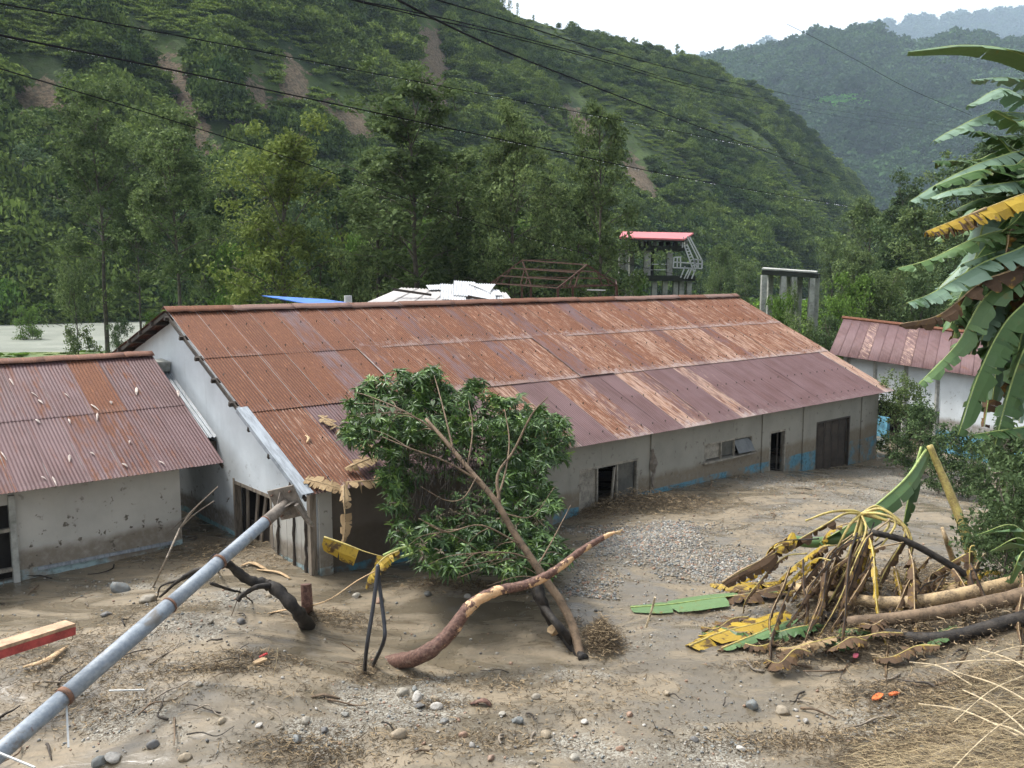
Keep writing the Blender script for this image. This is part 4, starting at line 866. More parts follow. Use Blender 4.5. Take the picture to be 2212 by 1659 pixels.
for i, (k, px, top, D, w_, lab) in enumerate((('shrub_a', 160, 610, 74, 1.2, 'bushy small tree with several thin stems on the river bank'), ('shrub', 330, 700, 70, 1.2, 'low bright bush right of the lone trunk on the bank'), ('shrub_d', 255, 712, 66, 1., 'low bush in front of the pale river by the gable'),
     ('shrub_a', 470, 545, 72, 1.2, 'bush under the dim left trees'), ('shrub', 520, 590, 60, 1.2, 'bright bush at the foot of the yellow-green tree, left side'), ('shrub_d', 690, 560, 60, 1.1, 'dark bush left of the shed'), ('shrub', 770, 575, 62, 1.2, 'bright bush behind the shed roof'), ('shrub_a', 840, 560, 60, 1.2, 'bush at the foot of the tallest tree'),
     ('shrub', 945, 545, 66, 1.3, 'sunlit bush between the trunks behind the shed'), ('shrub_d', 1010, 570, 58, 1.1, 'bush left of the truss frame'), ('shrub', 1080, 520, 70, 1.3, 'bright bush seen through the truss frame'), ('shrub_d', 1165, 575, 60, 1.2, 'dark bush inside the truss frame'), ('shrub', 1235, 545, 72, 1.2, 'bright bush behind the truss apex'),
     ('shrub_a', 1318, 634, 60, .6, 'bush between the truss and the tower'), ('shrub', 1384, 640, 66, .4, 'young light bush growing at the foot of the tower'), ('round', 1560, 560, 120, .9, 'rounded tree right of the tower'), ('round', 1610, 590, 130, .9, 'lower rounded tree above the roof end'),
     ('shrub_a', 1545, 610, 110, .8, 'bush just right of the white stair'), ('round', 1650, 560, 290, .9, 'tree behind the open concrete frame'), ('round', 1800, 545, 140, .9, 'tree right of the open concrete frame'), ('shrub_a', 1712, 660, 60, .4, 'bush growing inside the open concrete frame'),
     ('shrub', 1820, 690, 52, .9, 'bright bush below the concrete frame'), ('shrub_a', 1735, 728, 46, 1.0, 'bush against the right roof edge'), ('shrub', 1690, 690, 48, .8, 'light bush beside the far roof corner'), ('shrub_d', 1785, 735, 45, 1.2, 'dark bush left of the side building roof'), ('shrub', 1840, 645, 56, 1.2, 'bright bush above the side building ridge, left end'),
     ('shrub_a', 1900, 640, 56, 1.4, 'bush behind the middle of the side building ridge'), ('shrub_d', 1990, 650, 54, 1.4, 'dark bush behind the side building ridge, right end'),
     ('shrub', 60, 690, 100, 1.2, 'dim bush on the far left bank'), ('shrub_a', 760, 610, 50, 1., 'bush close behind the blue tarpaulin'), ('shrub_a', 1290, 634, 56, .7, 'bush below the front truss'))):
    plant(k, px, top, D, w_*(.5 if k != 'round' else .8), label=lab, cat='tree' if k == 'round' else 'bush', group=G2, name='tree' if k == 'round' else 'bush')
G3 = 'trees on the right-hand slope'
for i, (k, px, top, D, w_, lab) in enumerate((('round', 1880, 430, 110, 1.0, 'topmost small tree where the right slope meets the dark valley'), ('dark', 1960, 380, 95, 1.1, 'dark tree on the right slope just left of the banana leaves'), ('round', 1850, 520, 90, 1.0, 'tree above the side building, left'), ('dark', 1930, 480, 80, 1.1, 'dark tree halfway up the right slope'), ('round', 2010, 450, 75, 1.1, 'green tree between the banana leaves'),
     ('alder', 2090, 330, 72, 1.2, 'taller tree behind the banana crown'), ('dark', 2160, 300, 66, 1.3, 'dark tree behind the upper banana leaves'), ('alder', 2230, 260, 70, 1.3, 'tree cut by the right edge behind the banana plant'), ('round', 1985, 560, 64, 1.1, 'leafy tree above the side building ridge'), ('dark', 2060, 540, 60, 1.2, 'dark crown behind the yellow banana leaf'),
     ('dark', 2150, 500, 56, 1.2, 'dark crown low on the right slope'), ('round', 1905, 570, 72, 1.0, 'low rounded tree left on the slope'), ('round', 2250, 430, 52, 1.4, 'crown at the right edge low on the slope'), ('dark', 2210, 600, 48, 1.2, 'dark bushy tree behind the hanging banana leaves'), ('shrub_d', 2160, 690, 42, 1.8, 'dark shrub beside the side building'), ('dark', 1830, 600, 100, 1., 'dim tree beside the river bend'))):
    plant(k, px, top+55, D, w_*.85, label=lab, group=G3)
# skyline trees standing clear of the near hill
for i, (px, b, h, wd) in enumerate(((1100, 28, 44, .7), (1118, 34, 26, .6), (1085, 22, 20, .8), (1152, 60, 26, .6), (1290, 92, 18, .8), (1310, 96, 14, .8), (1370, 112, 22, .8), (1395, 118, 26, .9), (1462, 138, 40, .8), (1505, 150, 30, .6), (1180, 70, 14, .9))):
    az = math.atan2((px-CX)/F, _c); x, y, z = near_hill.xyz(np.array([float(px)]), np.array([1.0])); D = float(y[0]); P = at(px, b+4, D); T, C_, H = KINDS['alder_b' if h > 22 else 'round']
    e = empty('ridge_tree', (P[0], P[1], min(P[2], float(z[0])+1)-1.5), px); s = (h/F*D+2)/H; e.scale = (s*wd, s*wd, s)
    tag(e, 'tree standing against the white sky on the ridge, ' + ('tallest slender one at the left', 'thin companion right of the tallest one', 'small one at the left end', 'lone thin one', 'low one near the middle', 'tiny one beside the middle low one', 'rounded one right of the middle', 'broad one right of the middle', 'lone one above the saddle', 'pointed one at the right end', 'tiny one between the groups')[i], 'tree', 'ridge trees against the sky')
    obj('trunk', T, e); obj('crown', C_, e)
# grass and weeds on the flood plain and banks behind the buildings
r_ = np.random.default_rng(9); n_ = 9000; X = r_.uniform(-75, 90, n_*3); Y = 30+170*r_.random(n_*3)**1.4
vv_ = (X-E0[0])*V[0]+(Y-E0[1])*V[1]; pxx = CX+X/Y*F*.993; ok = (vv_ > 15)*(Y < np.interp(pxx, BKX, BKD)-3)
ok &= ~((Y > 50) & (X/Y*F+CX < 420) & (r_.random(len(X)) < .75)); X, Y = X[ok][:n_], Y[ok][:n_]; k = len(X); s = .35+.9*r_.random(k)**2+.012*Y; s = np.where((X/Y*F+CX < 420) & (Y > 45), s*.35, s)
tone = np.array([.75, .85, .6])*(1-r_.random((k, 1)))+np.array([1.8, 2.1, 1.0])*r_.random((k, 1))
scatter('undergrowth', np.stack([X, Y, ground_z(X, Y)-.1*s], 1), np.stack([s, s, s*.8], 1), r_.random(k)*6.28, np.where(r_.random(k) < .6, 4, r_.integers(0, 3, k)), tone, BUSH)
# woods on the right slope
n_ = 2600; X = r_.uniform(20, 190, n_*3); Y = r_.uniform(42, 240, n_*3); ok = (X-.36*Y > 4); X, Y = X[ok][:n_], Y[ok][:n_]; k = len(X); s = .8+1.2*r_.random(k)+.006*Y
tone = np.array([.6, .7, .6])*(1-r_.random((k, 1)))+np.array([1.6, 1.8, 1.0])*r_.random((k, 1))
scatter('slope_wood', np.stack([X, Y, ground_z(X, Y)-.2*s], 1), np.stack([s, s, s*1.1], 1), r_.random(k)*6.28, r_.integers(0, 4, k), tone, BUSH)
# fringe of bushes along the foot of the hill
n_ = 420; px_ = r_.uniform(-200, 1990, n_); D_ = np.interp(px_, FTX, FTD)+r_.uniform(-2, 12, n_); X = (px_-CX)/F*1.007*D_; s = 2.2+3.2*r_.random(n_)
tone = np.array([.45, .6, .5])*(1-r_.random((n_, 1)))+np.array([1.2, 1.4, .8])*r_.random((n_, 1))
scatter('riverside_bushes', np.stack([X, D_, np.full(n_, -1.)], 1), s, r_.random(n_)*6.28, r_.integers(0, 4, n_), tone, BUSH)
# power cables with rain drops: measured as points with distances
M['drop'] = simple('rain_drop', (.85, .88, .9), .08, .0, 5, 0, .001, spec=1.)
def cable(pts, rad, label, drops=0, span=(0, 1), seed=1, ext=True):
    P = spline([at(*p) for p in pts], 10); mb = MB(); mb.tube(P, rad, 6, 0, False); o = mb.build('power_cable', M['cable']); tag(o, label, 'cable', 'power cables crossing the valley')
    if drops:
        r = random.Random(seed); mb = MB()
        for k in range(drops):
            t = r.uniform(*span)*(len(P)-1.01); j = int(t); q = P[j]*(1-t+j)+P[j+1]*(t-j); q = q-ZZ*(rad+.002*q[1]*.35); s_ = .00042*q[1]*r.uniform(.6, 1.1)
            mb.add([q+ZZ*s_*1.3, q+np.array([s_, 0, 0]), q+np.array([0, s_, 0]), q-np.array([s_, 0, 0]), q-np.array([0, s_, 0]), q-ZZ*s_], [(0,1,2),(0,2,3),(0,3,4),(0,4,1),(5,2,1),(5,3,2),(5,4,3),(5,1,4)])
        tag(child(mb.build('rain_drop', M['drop'], None, True), o), kind='stuff')
cable([(-260, 25, 9), (0, 76, 12), (400, 157, 17), (800, 241, 23), (1200, 326, 29), (1500, 388, 36), (1780, 436, 60), (1960, 462, 100), (2260, 500, 200)], .016, 'thick black cable crossing the whole valley with rain drops hanging under it', 190, (.12, .8), 2)
cable([(-200, -25, 11), (0, 8, 14), (400, 80, 19), (800, 157, 25), (1160, 225, 31), (1500, 291, 40), (1660, 322, 56), (1900, 366, 110), (2240, 420, 220)], .012, 'thin cable above the thick one with rain drops along its left half', 120, (.1, .8), 3)
cable([(-200, 80, 11), (0, 148, 14), (300, 238, 18), (600, 333, 23), (800, 402, 27), (1000, 470, 31), (1200, 530, 36), (1390, 578, 41), (1480, 596, 44)], .011, 'lowest cable sloping down to the concrete tower', 34, (.35, .8), 4)
cable([(780, -45, 9), (860, 0, 11), (1020, 80, 15), (1150, 135, 19), (1400, 232, 27), (1600, 307, 38), (1800, 380, 70), (1920, 415, 120), (2260, 490, 240)], .015, 'heavy cable dropping steeply from the top centre', 16, (.1, .7), 5)
cable([(690, -20, 13), (770, 0, 15), (960, 40, 19), (1100, 74, 23), (1300, 127, 29), (1500, 184, 40), (1650, 212, 60), (1880, 250, 120), (2240, 300, 240)], .012, 'upper of a pair of thin cables leaving the top edge left of centre')
cable([(650, -28, 13), (760, 0, 15), (960, 47, 19), (1100, 80, 23), (1300, 132, 29), (1500, 191, 40), (1650, 221, 60), (1880, 262, 120), (2240, 316, 240)], .012, 'lower of a pair of thin cables leaving the top edge left of centre')
cable([(860, -30, 15), (945, 0, 17), (1120, 52, 21), (1300, 108, 26), (1480, 155, 36), (1620, 186, 60), (1900, 240, 120), (2240, 290, 240)], .013, 'topmost cable crossing the white sky above the ridge')
cable([(1700, 52, 60), (1760, 82, 60), (1850, 130, 60), (1960, 190, 60), (2100, 250, 60)], .013, 'faint short cable over the dark forested hill')
# terraced field and a farmhouse high on the dark forested hill
def mid_at(px, py):
    a = np.linspace(-.05, 1.0, 400); p_ = np.full(400, float(px)); x, y, z = mid_hill.xyz(p_, a); Y_ = proj(np.stack([x, y, z], 1))[1]; i = int(np.argmin(np.abs(Y_-py))); return np.array([x[i], y[i], z[i]])
r_ = np.random.default_rng(61); FP = np.array([mid_at(r_.uniform(1725, 1855), r_.uniform(216, 240)) for _ in range(160)]); s = 8+8*r_.random(160)
scatter('terraced_field', FP+np.array([0, -3, 2.]), np.stack([s, s, s*.35], 1), r_.random(160)*6.28, np.zeros(160), np.array([3., 5., 1.6])*(.7+.5*r_.random((160, 1))), BUSHM)
P = mid_at(1786, 196)+np.array([0, -6, 3.]); fh = empty('farmhouse', P); tag(fh, 'tiny pale farmhouse above the bright green terrace on the far hill', 'house')
mb = MB(); fh.scale = (2, 2, 2); mb.box((0, 0, 1.5), (7, 5, 5)); mb.build('wall', M['white_paint'], fh); mb = MB(); mb.prism([(-4, -3.2, 4), (4, -3.2, 4), (4, 0, 6), (-4, 0, 6)], (0, 0, .2)); mb.prism([(-4, 3.2, 4), (4, 3.2, 4), (4, 0.01, 6), (-4, 0.01, 6)], (0, 0, .2)); mb.build('roof', M['zinc'], fh)
# ------------------------------------------------------------------ things in the silt
def sp(x, y, D): return at(x, y, D)
def lanc(n, L=.18, W_=.034, seed=1):
    """a spray of n drooping lance-shaped leaves, each folded along its midrib; returns verts, faces"""
    r = random.Random(seed); V_ = []; F_ = []
    for i in range(n):
        a = i*2.4+r.uniform(-.4, .4); el = r.uniform(-.55, .75); l = L*r.uniform(.65, 1.15); w_ = W_*r.uniform(.8, 1.2)
        d = np.array([math.cos(a)*math.cos(el), math.sin(a)*math.cos(el), math.sin(el)]); sd_ = np.cross(d, ZZ); sd_ /= np.linalg.norm(sd_)+1e-6; up = np.cross(sd_, d)
        rl = r.uniform(-.6, .6); sd_, up = sd_*math.cos(rl)+up*math.sin(rl), up*math.cos(rl)-sd_*math.sin(rl); b = len(V_)
        pt = lambda t, s, h: d*l*t+sd_*s*w_+up*h*w_-ZZ*l*.38*t*t
        V_ += [pt(0, 0, 0), pt(.32, -.5, .22), pt(.35, 0, 0), pt(.32, .5, .22), pt(.68, -.42, .18), pt(.7, 0, 0), pt(.68, .42, .18), pt(1., 0, 0)]
        F_ += [(b, b+1, b+2), (b, b+2, b+3), (b+1, b+4, b+5, b+2), (b+2, b+5, b+6, b+3), (b+4, b+7, b+5), (b+5, b+7, b+6)]
    return V_, F_
M['mango'] = foliage('glossy_long_leaves', (.018, .046, .013), (.115, .205, .048), .18, .4, .42, vary=(.022, .055, .018))
M['mango_y'] = foliage('young_bright_leaves', (.08, .16, .03), (.20, .30, .06), .25, .5, .4)
M['mango_dead'] = foliage('muddy_dead_leaves', (.055, .045, .03), (.16, .125, .08), .1, .3, .7)
M['bark_b'] = simple('brown_bark', (.17, .118, .075), .85, .4, 6, .5, .006, sc3=(1, 1, 1))
M['bark_wet'] = simple('wet_black_bark', (.014, .012, .011), .65, .4, 9, .8, .012, col2=(.05, .042, .034), spec=.25)
def stripped_mat():
    m, n, out = NT('half_stripped_bark'); co = coord(n); a = noise(n, co, 7.0, 6, .62, .8); b = noise(n, co, 22, 5, .65)
    bk = mix(n, ramp(n, b, .35, .65), (.065, .030, .022), (.175, .095, .068)); wd = mix(n, ramp(n, b, .3, .7), (.50, .28, .13), (.66, .44, .25))
    k = ramp(n, mth(n, 'ADD', a, mth(n, 'MULTIPLY', attr(n, 'strip'), .55)), .66, .70); c = mix(n, k, bk, wd)
    c = mix(n, ramp(n, noise(n, co, 11, 4, .6), .58, .68, 0, .5), c, (.22, .17, .12))
    bsdf(n, out, c, mix(n, k, (.75,)*3, (.5,)*3), bump(n, mth(n, 'ADD', mth(n, 'MULTIPLY', k, -.7), b), .8, .012), .4); return m
M['strip'] = stripped_mat()

# the fallen leafy tree lying against the eave
ft = empty('fallen_tree', gp(1255, 1425)); tag(ft, 'uprooted leafy tree with long glossy leaves leaning over the eave of the long house', 'tree')
gB = gp(1262, 1425)
tk = [sp(1262, 1432, gB[1])-ZZ*.1, sp(1228, 1330, 14.6), sp(1170, 1240, 14.9), sp(1110, 1150, 15.2), sp(1072, 1085, 15.4), sp(1010, 1010, 15.8), sp(960, 950, 16.2), sp(920, 905, 16.6)]
def branch(pts, r0, r1, nm='branch', mt='bark_b', par=None, n=7, jit=.08):
    P = spline(pts, 5); mb = MB(); mb.tube(P, list(np.linspace(r0, r1, len(P))), n, jit); o = mb.build(nm, M[mt], None, True); child(o, par or ft); return P
SK = []
SK += branch(tk, .085, .030, 'trunk', n=9)
for pts, r0, r1 in (([sp(1080, 1092, 15.4), sp(1075, 1030, 15.5), sp(1110, 980, 15.7), sp(1150, 900, 15.9), sp(1185, 862, 16.2)], .042, .014),
                    ([sp(1072, 1085, 15.4), sp(1090, 1030, 15.7), sp(1100, 960, 16.1), sp(1090, 890, 16.6)], .03, .01),
                    ([sp(1040, 1042, 15.6), sp(960, 1000, 15.4), sp(880, 975, 15.2), sp(820, 950, 15.4)], .028, .01),
                    ([sp(980, 975, 16), sp(960, 900, 16.4), sp(945, 850, 16.9), sp(935, 815, 17.4)], .026, .008),
                    ([sp(1010, 1010, 15.8), sp(1020, 930, 16.3), sp(1010, 870, 16.9)], .024, .008),
                    ([sp(940, 930, 16.4), sp(870, 890, 16.4), sp(790, 860, 16.9), sp(755, 850, 17.2)], .024, .007),
                    ([sp(1130, 1180, 15.1), sp(1040, 1140, 14.8), sp(960, 1160, 14.6), sp(900, 1130, 14.5)], .022, .008),
                    ([sp(1150, 1210, 15.), sp(1100, 1200, 14.6), sp(1020, 1210, 14.4), sp(985, 1262, 14.2)], .018, .006),
                    ([sp(1160, 1225, 14.95), sp(1190, 1180, 15.2), sp(1220, 1130, 15.6), sp(1235, 1100, 15.9)], .022, .007),
                    ([sp(1090, 1110, 15.3), sp(1150, 1120, 15.1), sp(1200, 1060, 15.2)], .016, .006),
                    ([sp(1030, 1030, 15.6), sp(1000, 1080, 15.1), sp(960, 1090, 14.9), sp(905, 1060, 14.8)], .018, .006),
                    ([sp(1180, 1250, 14.8), sp(1120, 1252, 14.4), sp(1050, 1280, 14.1)], .014, .005)):
    off = np.array([0, .30, 0]); SK += branch([pts[0]]+[p+off*min(1, .5*k) for k, p in enumerate(pts) if k], r0*.8, r1*.8)
SKA = np.array(SK)
bad = branch([gp(1240, 1395, .02), sp(1205, 1350, 14.3), sp(1165, 1300, 14.9), sp(1140, 1250, 15.2)], .075, .05, 'broken_limb', 'bark_wet', n=9, jit=.2)
poly = [(742, 838), (800, 815), (870, 800), (935, 792), (960, 815), (990, 845), (1045, 822), (1062, 855), (1130, 862), (1190, 880), (1235, 955), (1228, 990), (1190, 1020), (1200, 1080), (1185, 1140), (1230, 1160), (1245, 1200), (1190, 1235), (1110, 1238), (1060, 1215), (1000, 1245), (960, 1235), (900, 1215), (850, 1190), (838, 1120), (822, 1050), (850, 1000), (800, 985), (765, 960), (752, 905)]
def inside(x, y):
    c = False; j = len(poly)-1
    for i in range(len(poly)):
        if (poly[i][1] > y) != (poly[j][1] > y) and x < (poly[j][0]-poly[i][0])*(y-poly[i][1])/(poly[j][1]-poly[i][1])+poly[i][0]: c = not c
        j = i
    return c
rf = random.Random(99); sprays = []
SPR = [mesh('leaf_spray_%d' % k, *lanc(12, .225, .046, k+5), M['mango']) for k in range(6)]
SPY = [mesh('young_spray_%d' % k, *lanc(9, .19, .040, k+50), M['mango_y']) for k in range(2)]
SPD = [mesh('dead_spray_%d' % k, *lanc(9, .17, .035, k+70), M['mango_dead']) for k in range(2)]
while len(sprays) < 2500:
    x = rf.uniform(735, 1250); y = rf.uniform(790, 1250)
    if not inside(x+(vnoise(x, y, 26., 7)-.5)*46, y+(vnoise(x, y, 26., 9)-.5)*40): continue
    hollow = math.exp(-((x-960)/75)**2-((y-1035)/75)**2)+.85*math.exp(-((x-880)/60)**2-((y-1100)/50)**2)+.5*math.exp(-((x-1090)/50)**2-((y-1160)/60)**2)
    back = rf.random()
    if rf.random() < hollow*(1.05-.5*back) or (y > 1080 and rf.random() < .15) or (back > .45 and vnoise(x, y, 34., 3) < .40): continue
    dr = on_roof(x, y)[1]; dw = on_wall(x, y)[1]; D = min(dr, dw)-.12
    thick = 1.9 if y > 900 else 1.0
    D -= (1-back)**1.2*thick*min(1, (y-780)/140+.25)+(.35 if 860 < y < 1010 else .1)*(back < .35)+(.35 if y < 1040 and back < .12 else 0)
    P = sp(x, y, D); P[2] = max(P[2], float(ground_z(P[0], P[1]))+.08); sprays.append((D, P, back, x, y))
sprays.sort(key=lambda q: q[0]); rest = MB(); tw_ = MB(); nsp = 0
for i, (D, P, back, x, y) in enumerate(sprays):
    young = (rf.random() < (.34 if 950 < x < 1090 and 840 < y < 960 else .10)) and back < .75
    deadp = .55 if (880 < x < 1060 and 960 < y < 1120) else (.12 if y > 1080 else .0)
    me_ = rf.choice(SPY) if young else (rf.choice(SPD) if rf.random() < deadp else rf.choice(SPR))
    s_ = rf.uniform(.75, 1.15); rot = Euler((rf.uniform(-.6, .6), rf.uniform(-.6, .6), rf.uniform(0, 6.28)))
    j = int(np.argmin(((SKA-P)**2).sum(1)))
    if i % 4 == 0 and .15 < np.linalg.norm(SKA[j]-P) < .75:
        j = max(0, j-rf.randint(0, 6)); q = SKA[j]; m_ = (q+P)/2+ZZ*.06+np.array([rf.uniform(-.08, .08), 0, 0]); tw_.tube(spline([q, m_, P], 3), [.010, .009, .008, .006, .005, .004, .003], 4, 0, False)
    if nsp < 290: o = obj('leaf_spray', me_, None, P, rot, s_); child(o, ft); nsp += 1
    else:
        Mx = np.array(rot.to_matrix())*s_; A_ = np.array([v.co for v in me_.vertices])@Mx.T+P; rest.k = {'glossy': 0, 'young_': 1, 'muddy_': 2}[me_.materials[0].name[:6]]
        rest.add(A_, [tuple(p.vertices) for p in me_.polygons])
tag(child(rest.build('leaves', [M['mango'], M['mango_y'], M['mango_dead']]), ft), kind='stuff'); tag(child(tw_.build('twigs', M['bark_b']), ft), kind='stuff')
mb = MB()           # dead hanging roots and debris caught in the hollow of the crown
for k in range(160):
    x = rf.gauss(965, 55); y = rf.uniform(960, 1090); P = sp(x, y, rf.uniform(15.4, 16.6)); L = rf.uniform(.15, .5); mb.tube(spline([P, P-ZZ*L*.5+np.array([rf.uniform(-.06, .06), 0, 0]), P-ZZ*L+np.array([rf.uniform(-.1, .1), 0, 0])], 2), .005, 4, 0, False)
tag(child(mb.build('caught_roots', M['bark_wet']), ft), kind='stuff')
for (px, py) in ((815, 878), (818, 898), (808, 905), (935, 870), (832, 862), (848, 885)):     # pale heart-shaped vine leaves
    P = sp(px, py, 15.0); mb = MB(); mb.add([P+U*a_*.055+ZZ*b_*.06 for a_, b_ in ((0, .5), (.75, .85), (.9, .1), (0, -1.1), (-.9, .1), (-.75, .85))], [(0, 1, 2), (0, 2, 3), (0, 3, 4), (0, 4, 5)]); o = mb.build('vine_leaf', M['paleleaf'] if 0 else M['leafpale'] if 'leafpale' in M else M.setdefault('leafpale', simple('pale_green_leaf', (.36, .46, .28), .6, .2, 8))); child(o, ft)

# half-stripped branch reaching out of the silt
def strip_log():
    pts = [gp(838, 1432, -.12), sp(905, 1418, 13.35), sp(965, 1375, 13.5), sp(1015, 1310, 13.75), sp(1070, 1278, 14.0), sp(1140, 1262, 14.1), sp(1195, 1235, 14.1), sp(1255, 1190, 14.25), sp(1305, 1160, 14.4), sp(1328, 1150, 14.45)]
    P = spline(pts, 9); n = len(P); rr = np.interp(np.linspace(0, 1, n), [0, .12, .32, .36, .6, .75, .93, 1], [.125, .128, .104, .09, .076, .06, .042, .018]); mb = MB(); mb.tube(P, [r_*random.uniform(.94, 1.06) for r_ in rr], 14, .05)
    me_ = mesh('stripped', mb.v, mb.f, M['strip'], True); a = me_.attributes.new('strip', 'FLOAT', 'POINT'); t = np.repeat(np.linspace(0, 1, n), 14)
    ang = np.tile(np.linspace(0, 1, 14, endpoint=False), n); val = np.interp(t, [0, .28, .33, .46, .50, .56, .61, .66, .71, .76, .81, .86, .92, 1], [-.05, .02, .45, .5, .06, .10, .38, .10, .36, .08, .40, .12, .5, .95])-.12+.22*np.cos(ang*2*math.pi-1.2); a.data.foreach_set('value', val.astype(np.float32))
    r = empty('stripped_branch', gp(838, 1432)); tag(r, 'thick curved branch with reddish bark half stripped off rising from the silt', 'branch'); child(obj('limb', me_), r)
    mb = MB()
    for k in range(7): e = P[-1]+np.array([random.uniform(.02, .16), random.uniform(-.03, .05), random.uniform(-.06, .12)]); mb.bar(P[-3]+ZZ*random.uniform(-.02, .02), e, .014)
    child(mb.build('splintered_tip', M['paleleaf']), r)
    mb = MB(); mb.tube([P[46], P[46]-ZZ*.10+U*.03, P[46]-ZZ*.17+U*.02], [.012, .008, .003], 5); child(mb.build('twig', M['bark_wet']), r)
strip_log()
# second trunk crossing under it, with a sawn pale end
r = empty('sunken_log', gp(1215, 1370)); tag(r, 'dark sunken log with a pale broken knot below the crossing trunks', 'log')
mb = MB(); mb.tube(spline([gp(1262, 1425, .0), gp(1235, 1395, .03), gp(1200, 1355, .08), sp(1172, 1300, 14.8), sp(1160, 1262, 15.0)], 5), list(np.linspace(.085, .095, 21)), 10, .2); child(mb.build('log_body', M['bark_wet'], None, True), r)
P = gp(1197, 1362, .14); mb = MB(); mb.tube([P, P+np.array([-.06, -.10, .06])], [.09, .075], 9, .15); child(mb.build('broken_knot', M['paleleaf']), r)
# blackened root spanning over the pole
r = empty('black_root', gp(650, 1350)); tag(r, 'wet black root arching over the steel pole down into the silt', 'root')
for pts, r0, r1 in (([gp(668, 1355, -.05), sp(640, 1318, 14.25), sp(600, 1275, 14.4), sp(575, 1262, 14.5), sp(535, 1252, 14.4), sp(498, 1222, 14.25), sp(473, 1212, 14.1), sp(455, 1228, 14.2), sp(425, 1232, 14.6), sp(385, 1255, 14.7), sp(345, 1290, 14.9)], .125, .022), ([sp(585, 1265, 14.4), sp(555, 1268, 14.3), sp(525, 1285, 14.3), sp(512, 1298, 14.25)], .05, .04), ([sp(430, 1234, 14.6), sp(400, 1250, 14.9), sp(350, 1265, 15.2), sp(340, 1290, 15.3)], .03, .012), ([sp(455, 1260, 14.3), sp(500, 1275, 14.6), sp(520, 1280, 14.8), gp(545, 1300, 0)], .03, .012)):
    mb = MB(); P_ = spline(pts, 6); mb.tube(P_, [a_*random.uniform(.85, 1.15) for a_ in np.linspace(r0, r1, len(P_))], 8, .12); child(mb.build('root_arm', M['bark_wet'], None, True), r)
mb = MB(); mb.tube([gp(664, 1322, -.15), sp(662, 1300, 14.85), sp(660, 1262, 14.9)], [.105, .10, .095], 10, .12); tag(mb.build('stump', M['strip']), 'short reddish stump with a pale splintered top between root and yellow leaf', 'stump')
mb = MB(); mb.tube(spline([gp(440, 1240, 0), sp(455, 1205, 15.5), sp(470, 1198, 15.5), sp(477, 1215, 15.5), gp(472, 1236, 0)], 5), .018, 6); tag(mb.build('wire_loop', M['hose']), 'small loop of dark wire standing in the silt above the pole', 'wire')
# black hose bent in a narrow loop
mb = MB(); mb.tube(spline([gp(787, 1458, -.05), sp(792, 1400, 13.2), sp(806, 1310, 13.4), sp(814, 1245, 13.6), sp(816, 1222, 13.7), sp(819, 1260, 13.7), sp(824, 1300, 13.6), sp(830, 1350, 13.4), sp(829, 1385, 13.3), gp(806, 1437, .02)], 6), .032, 9); tag(mb.build('hose', M['hose'], None, True), 'black hose bent into a narrow upright loop stuck in the silt', 'hose')
# the fallen pole
pol = empty('steel_pole', gp(0, 1640)); tag(pol, 'long galvanised steel lamp pole lying from the lower left to the house corner', 'pole')
A0, A1 = sp(-120, 1730, 9.3), sp(618, 1088, 15.4); dP = (A1-A0); LP_ = np.linalg.norm(dP); dP /= LP_
def pp(t): return A0+dP*LP_*t-ZZ*.10*math.sin(t*3.1)*0
# stations along the pole measured in the photograph: couplings at (135,1525), (365,1320), (470,1222)
def t_at(px):
    lo, hi = 0., 1.
    for _ in range(40):
        m_ = (lo+hi)/2; lo, hi = (m_, hi) if proj(pp(m_))[0] < px else (lo, m_)
    return lo
rad_ = lambda px: np.interp(px, [-120, 140, 150, 360, 372, 470, 480, 640], [.112, .112, .118, .118, .110, .110, .100, .100])
prev = -120
for c in (140, 366, 474, 575, 618):
    mb = MB(); t0, t1 = t_at(prev), (t_at(c) if c < 618 else 1.); mb.tube([pp(t0), pp((t0+t1)/2), pp(t1)], float(rad_((prev+c)/2)), 20); child(mb.build('pole_section', M['steel'] if c < 618 else M['mudsteel'], None, True), pol); prev = c
for c, w_ in ((140, .07), (366, .035), (474, .04), (573, .03)):
    mb = MB(); t = t_at(c); mb.tube([pp(t)-dP*w_/2, pp(t)+dP*w_/2], .128 if c != 573 else .106, 20); child(mb.build('coupling', M['rusty'], None, True), pol)
fx = np.cross(dP, ZZ); fx /= np.linalg.norm(fx); fy = np.cross(fx, dP); mb = MB(); c = A1+dP*.02; h = .30; rr_ = lambda a, b: c+(fx*math.cos(.3)+fy*math.sin(.3))*a*h+(fy*math.cos(.3)-fx*math.sin(.3))*b*h
mb.prism([rr_(-1, -1), rr_(1, -1), rr_(1, 1), rr_(-1, 1)], dP*.035); child(mb.build('base_plate', M['mudsteel']), pol)
for a, b in ((-.7, -.7), (.7, -.7), (.7, .7), (-.7, .7)): mb = MB(); mb.tube([rr_(a, b)-dP*.06, rr_(a, b)+dP*.07], .018, 6); child(mb.build('bolt', M['rusty']), pol)
for k in range(4):
    a_ = k*math.pi/2+.3; q = (fx*math.cos(a_)+fy*math.sin(a_)); mb = MB(); mb.prism([A1+q*.09, A1+q*.24, A1-dP*.22+q*.09], np.cross(q, dP)*.012); child(mb.build('gusset', M['mudsteel']), pol)
mb = MB(); mb.bar(sp(640, 1090, 15.2), gp(672, 1180, -.2)*0+sp(668, 1130, 15.4), .07); mb.bar(sp(640, 1092, 15.3), sp(675, 1135, 15.6), .06); tag(mb.build('mud_strut', M['mudsteel']), 'mud-caked brace hanging from the base plate of the pole', 'brace')
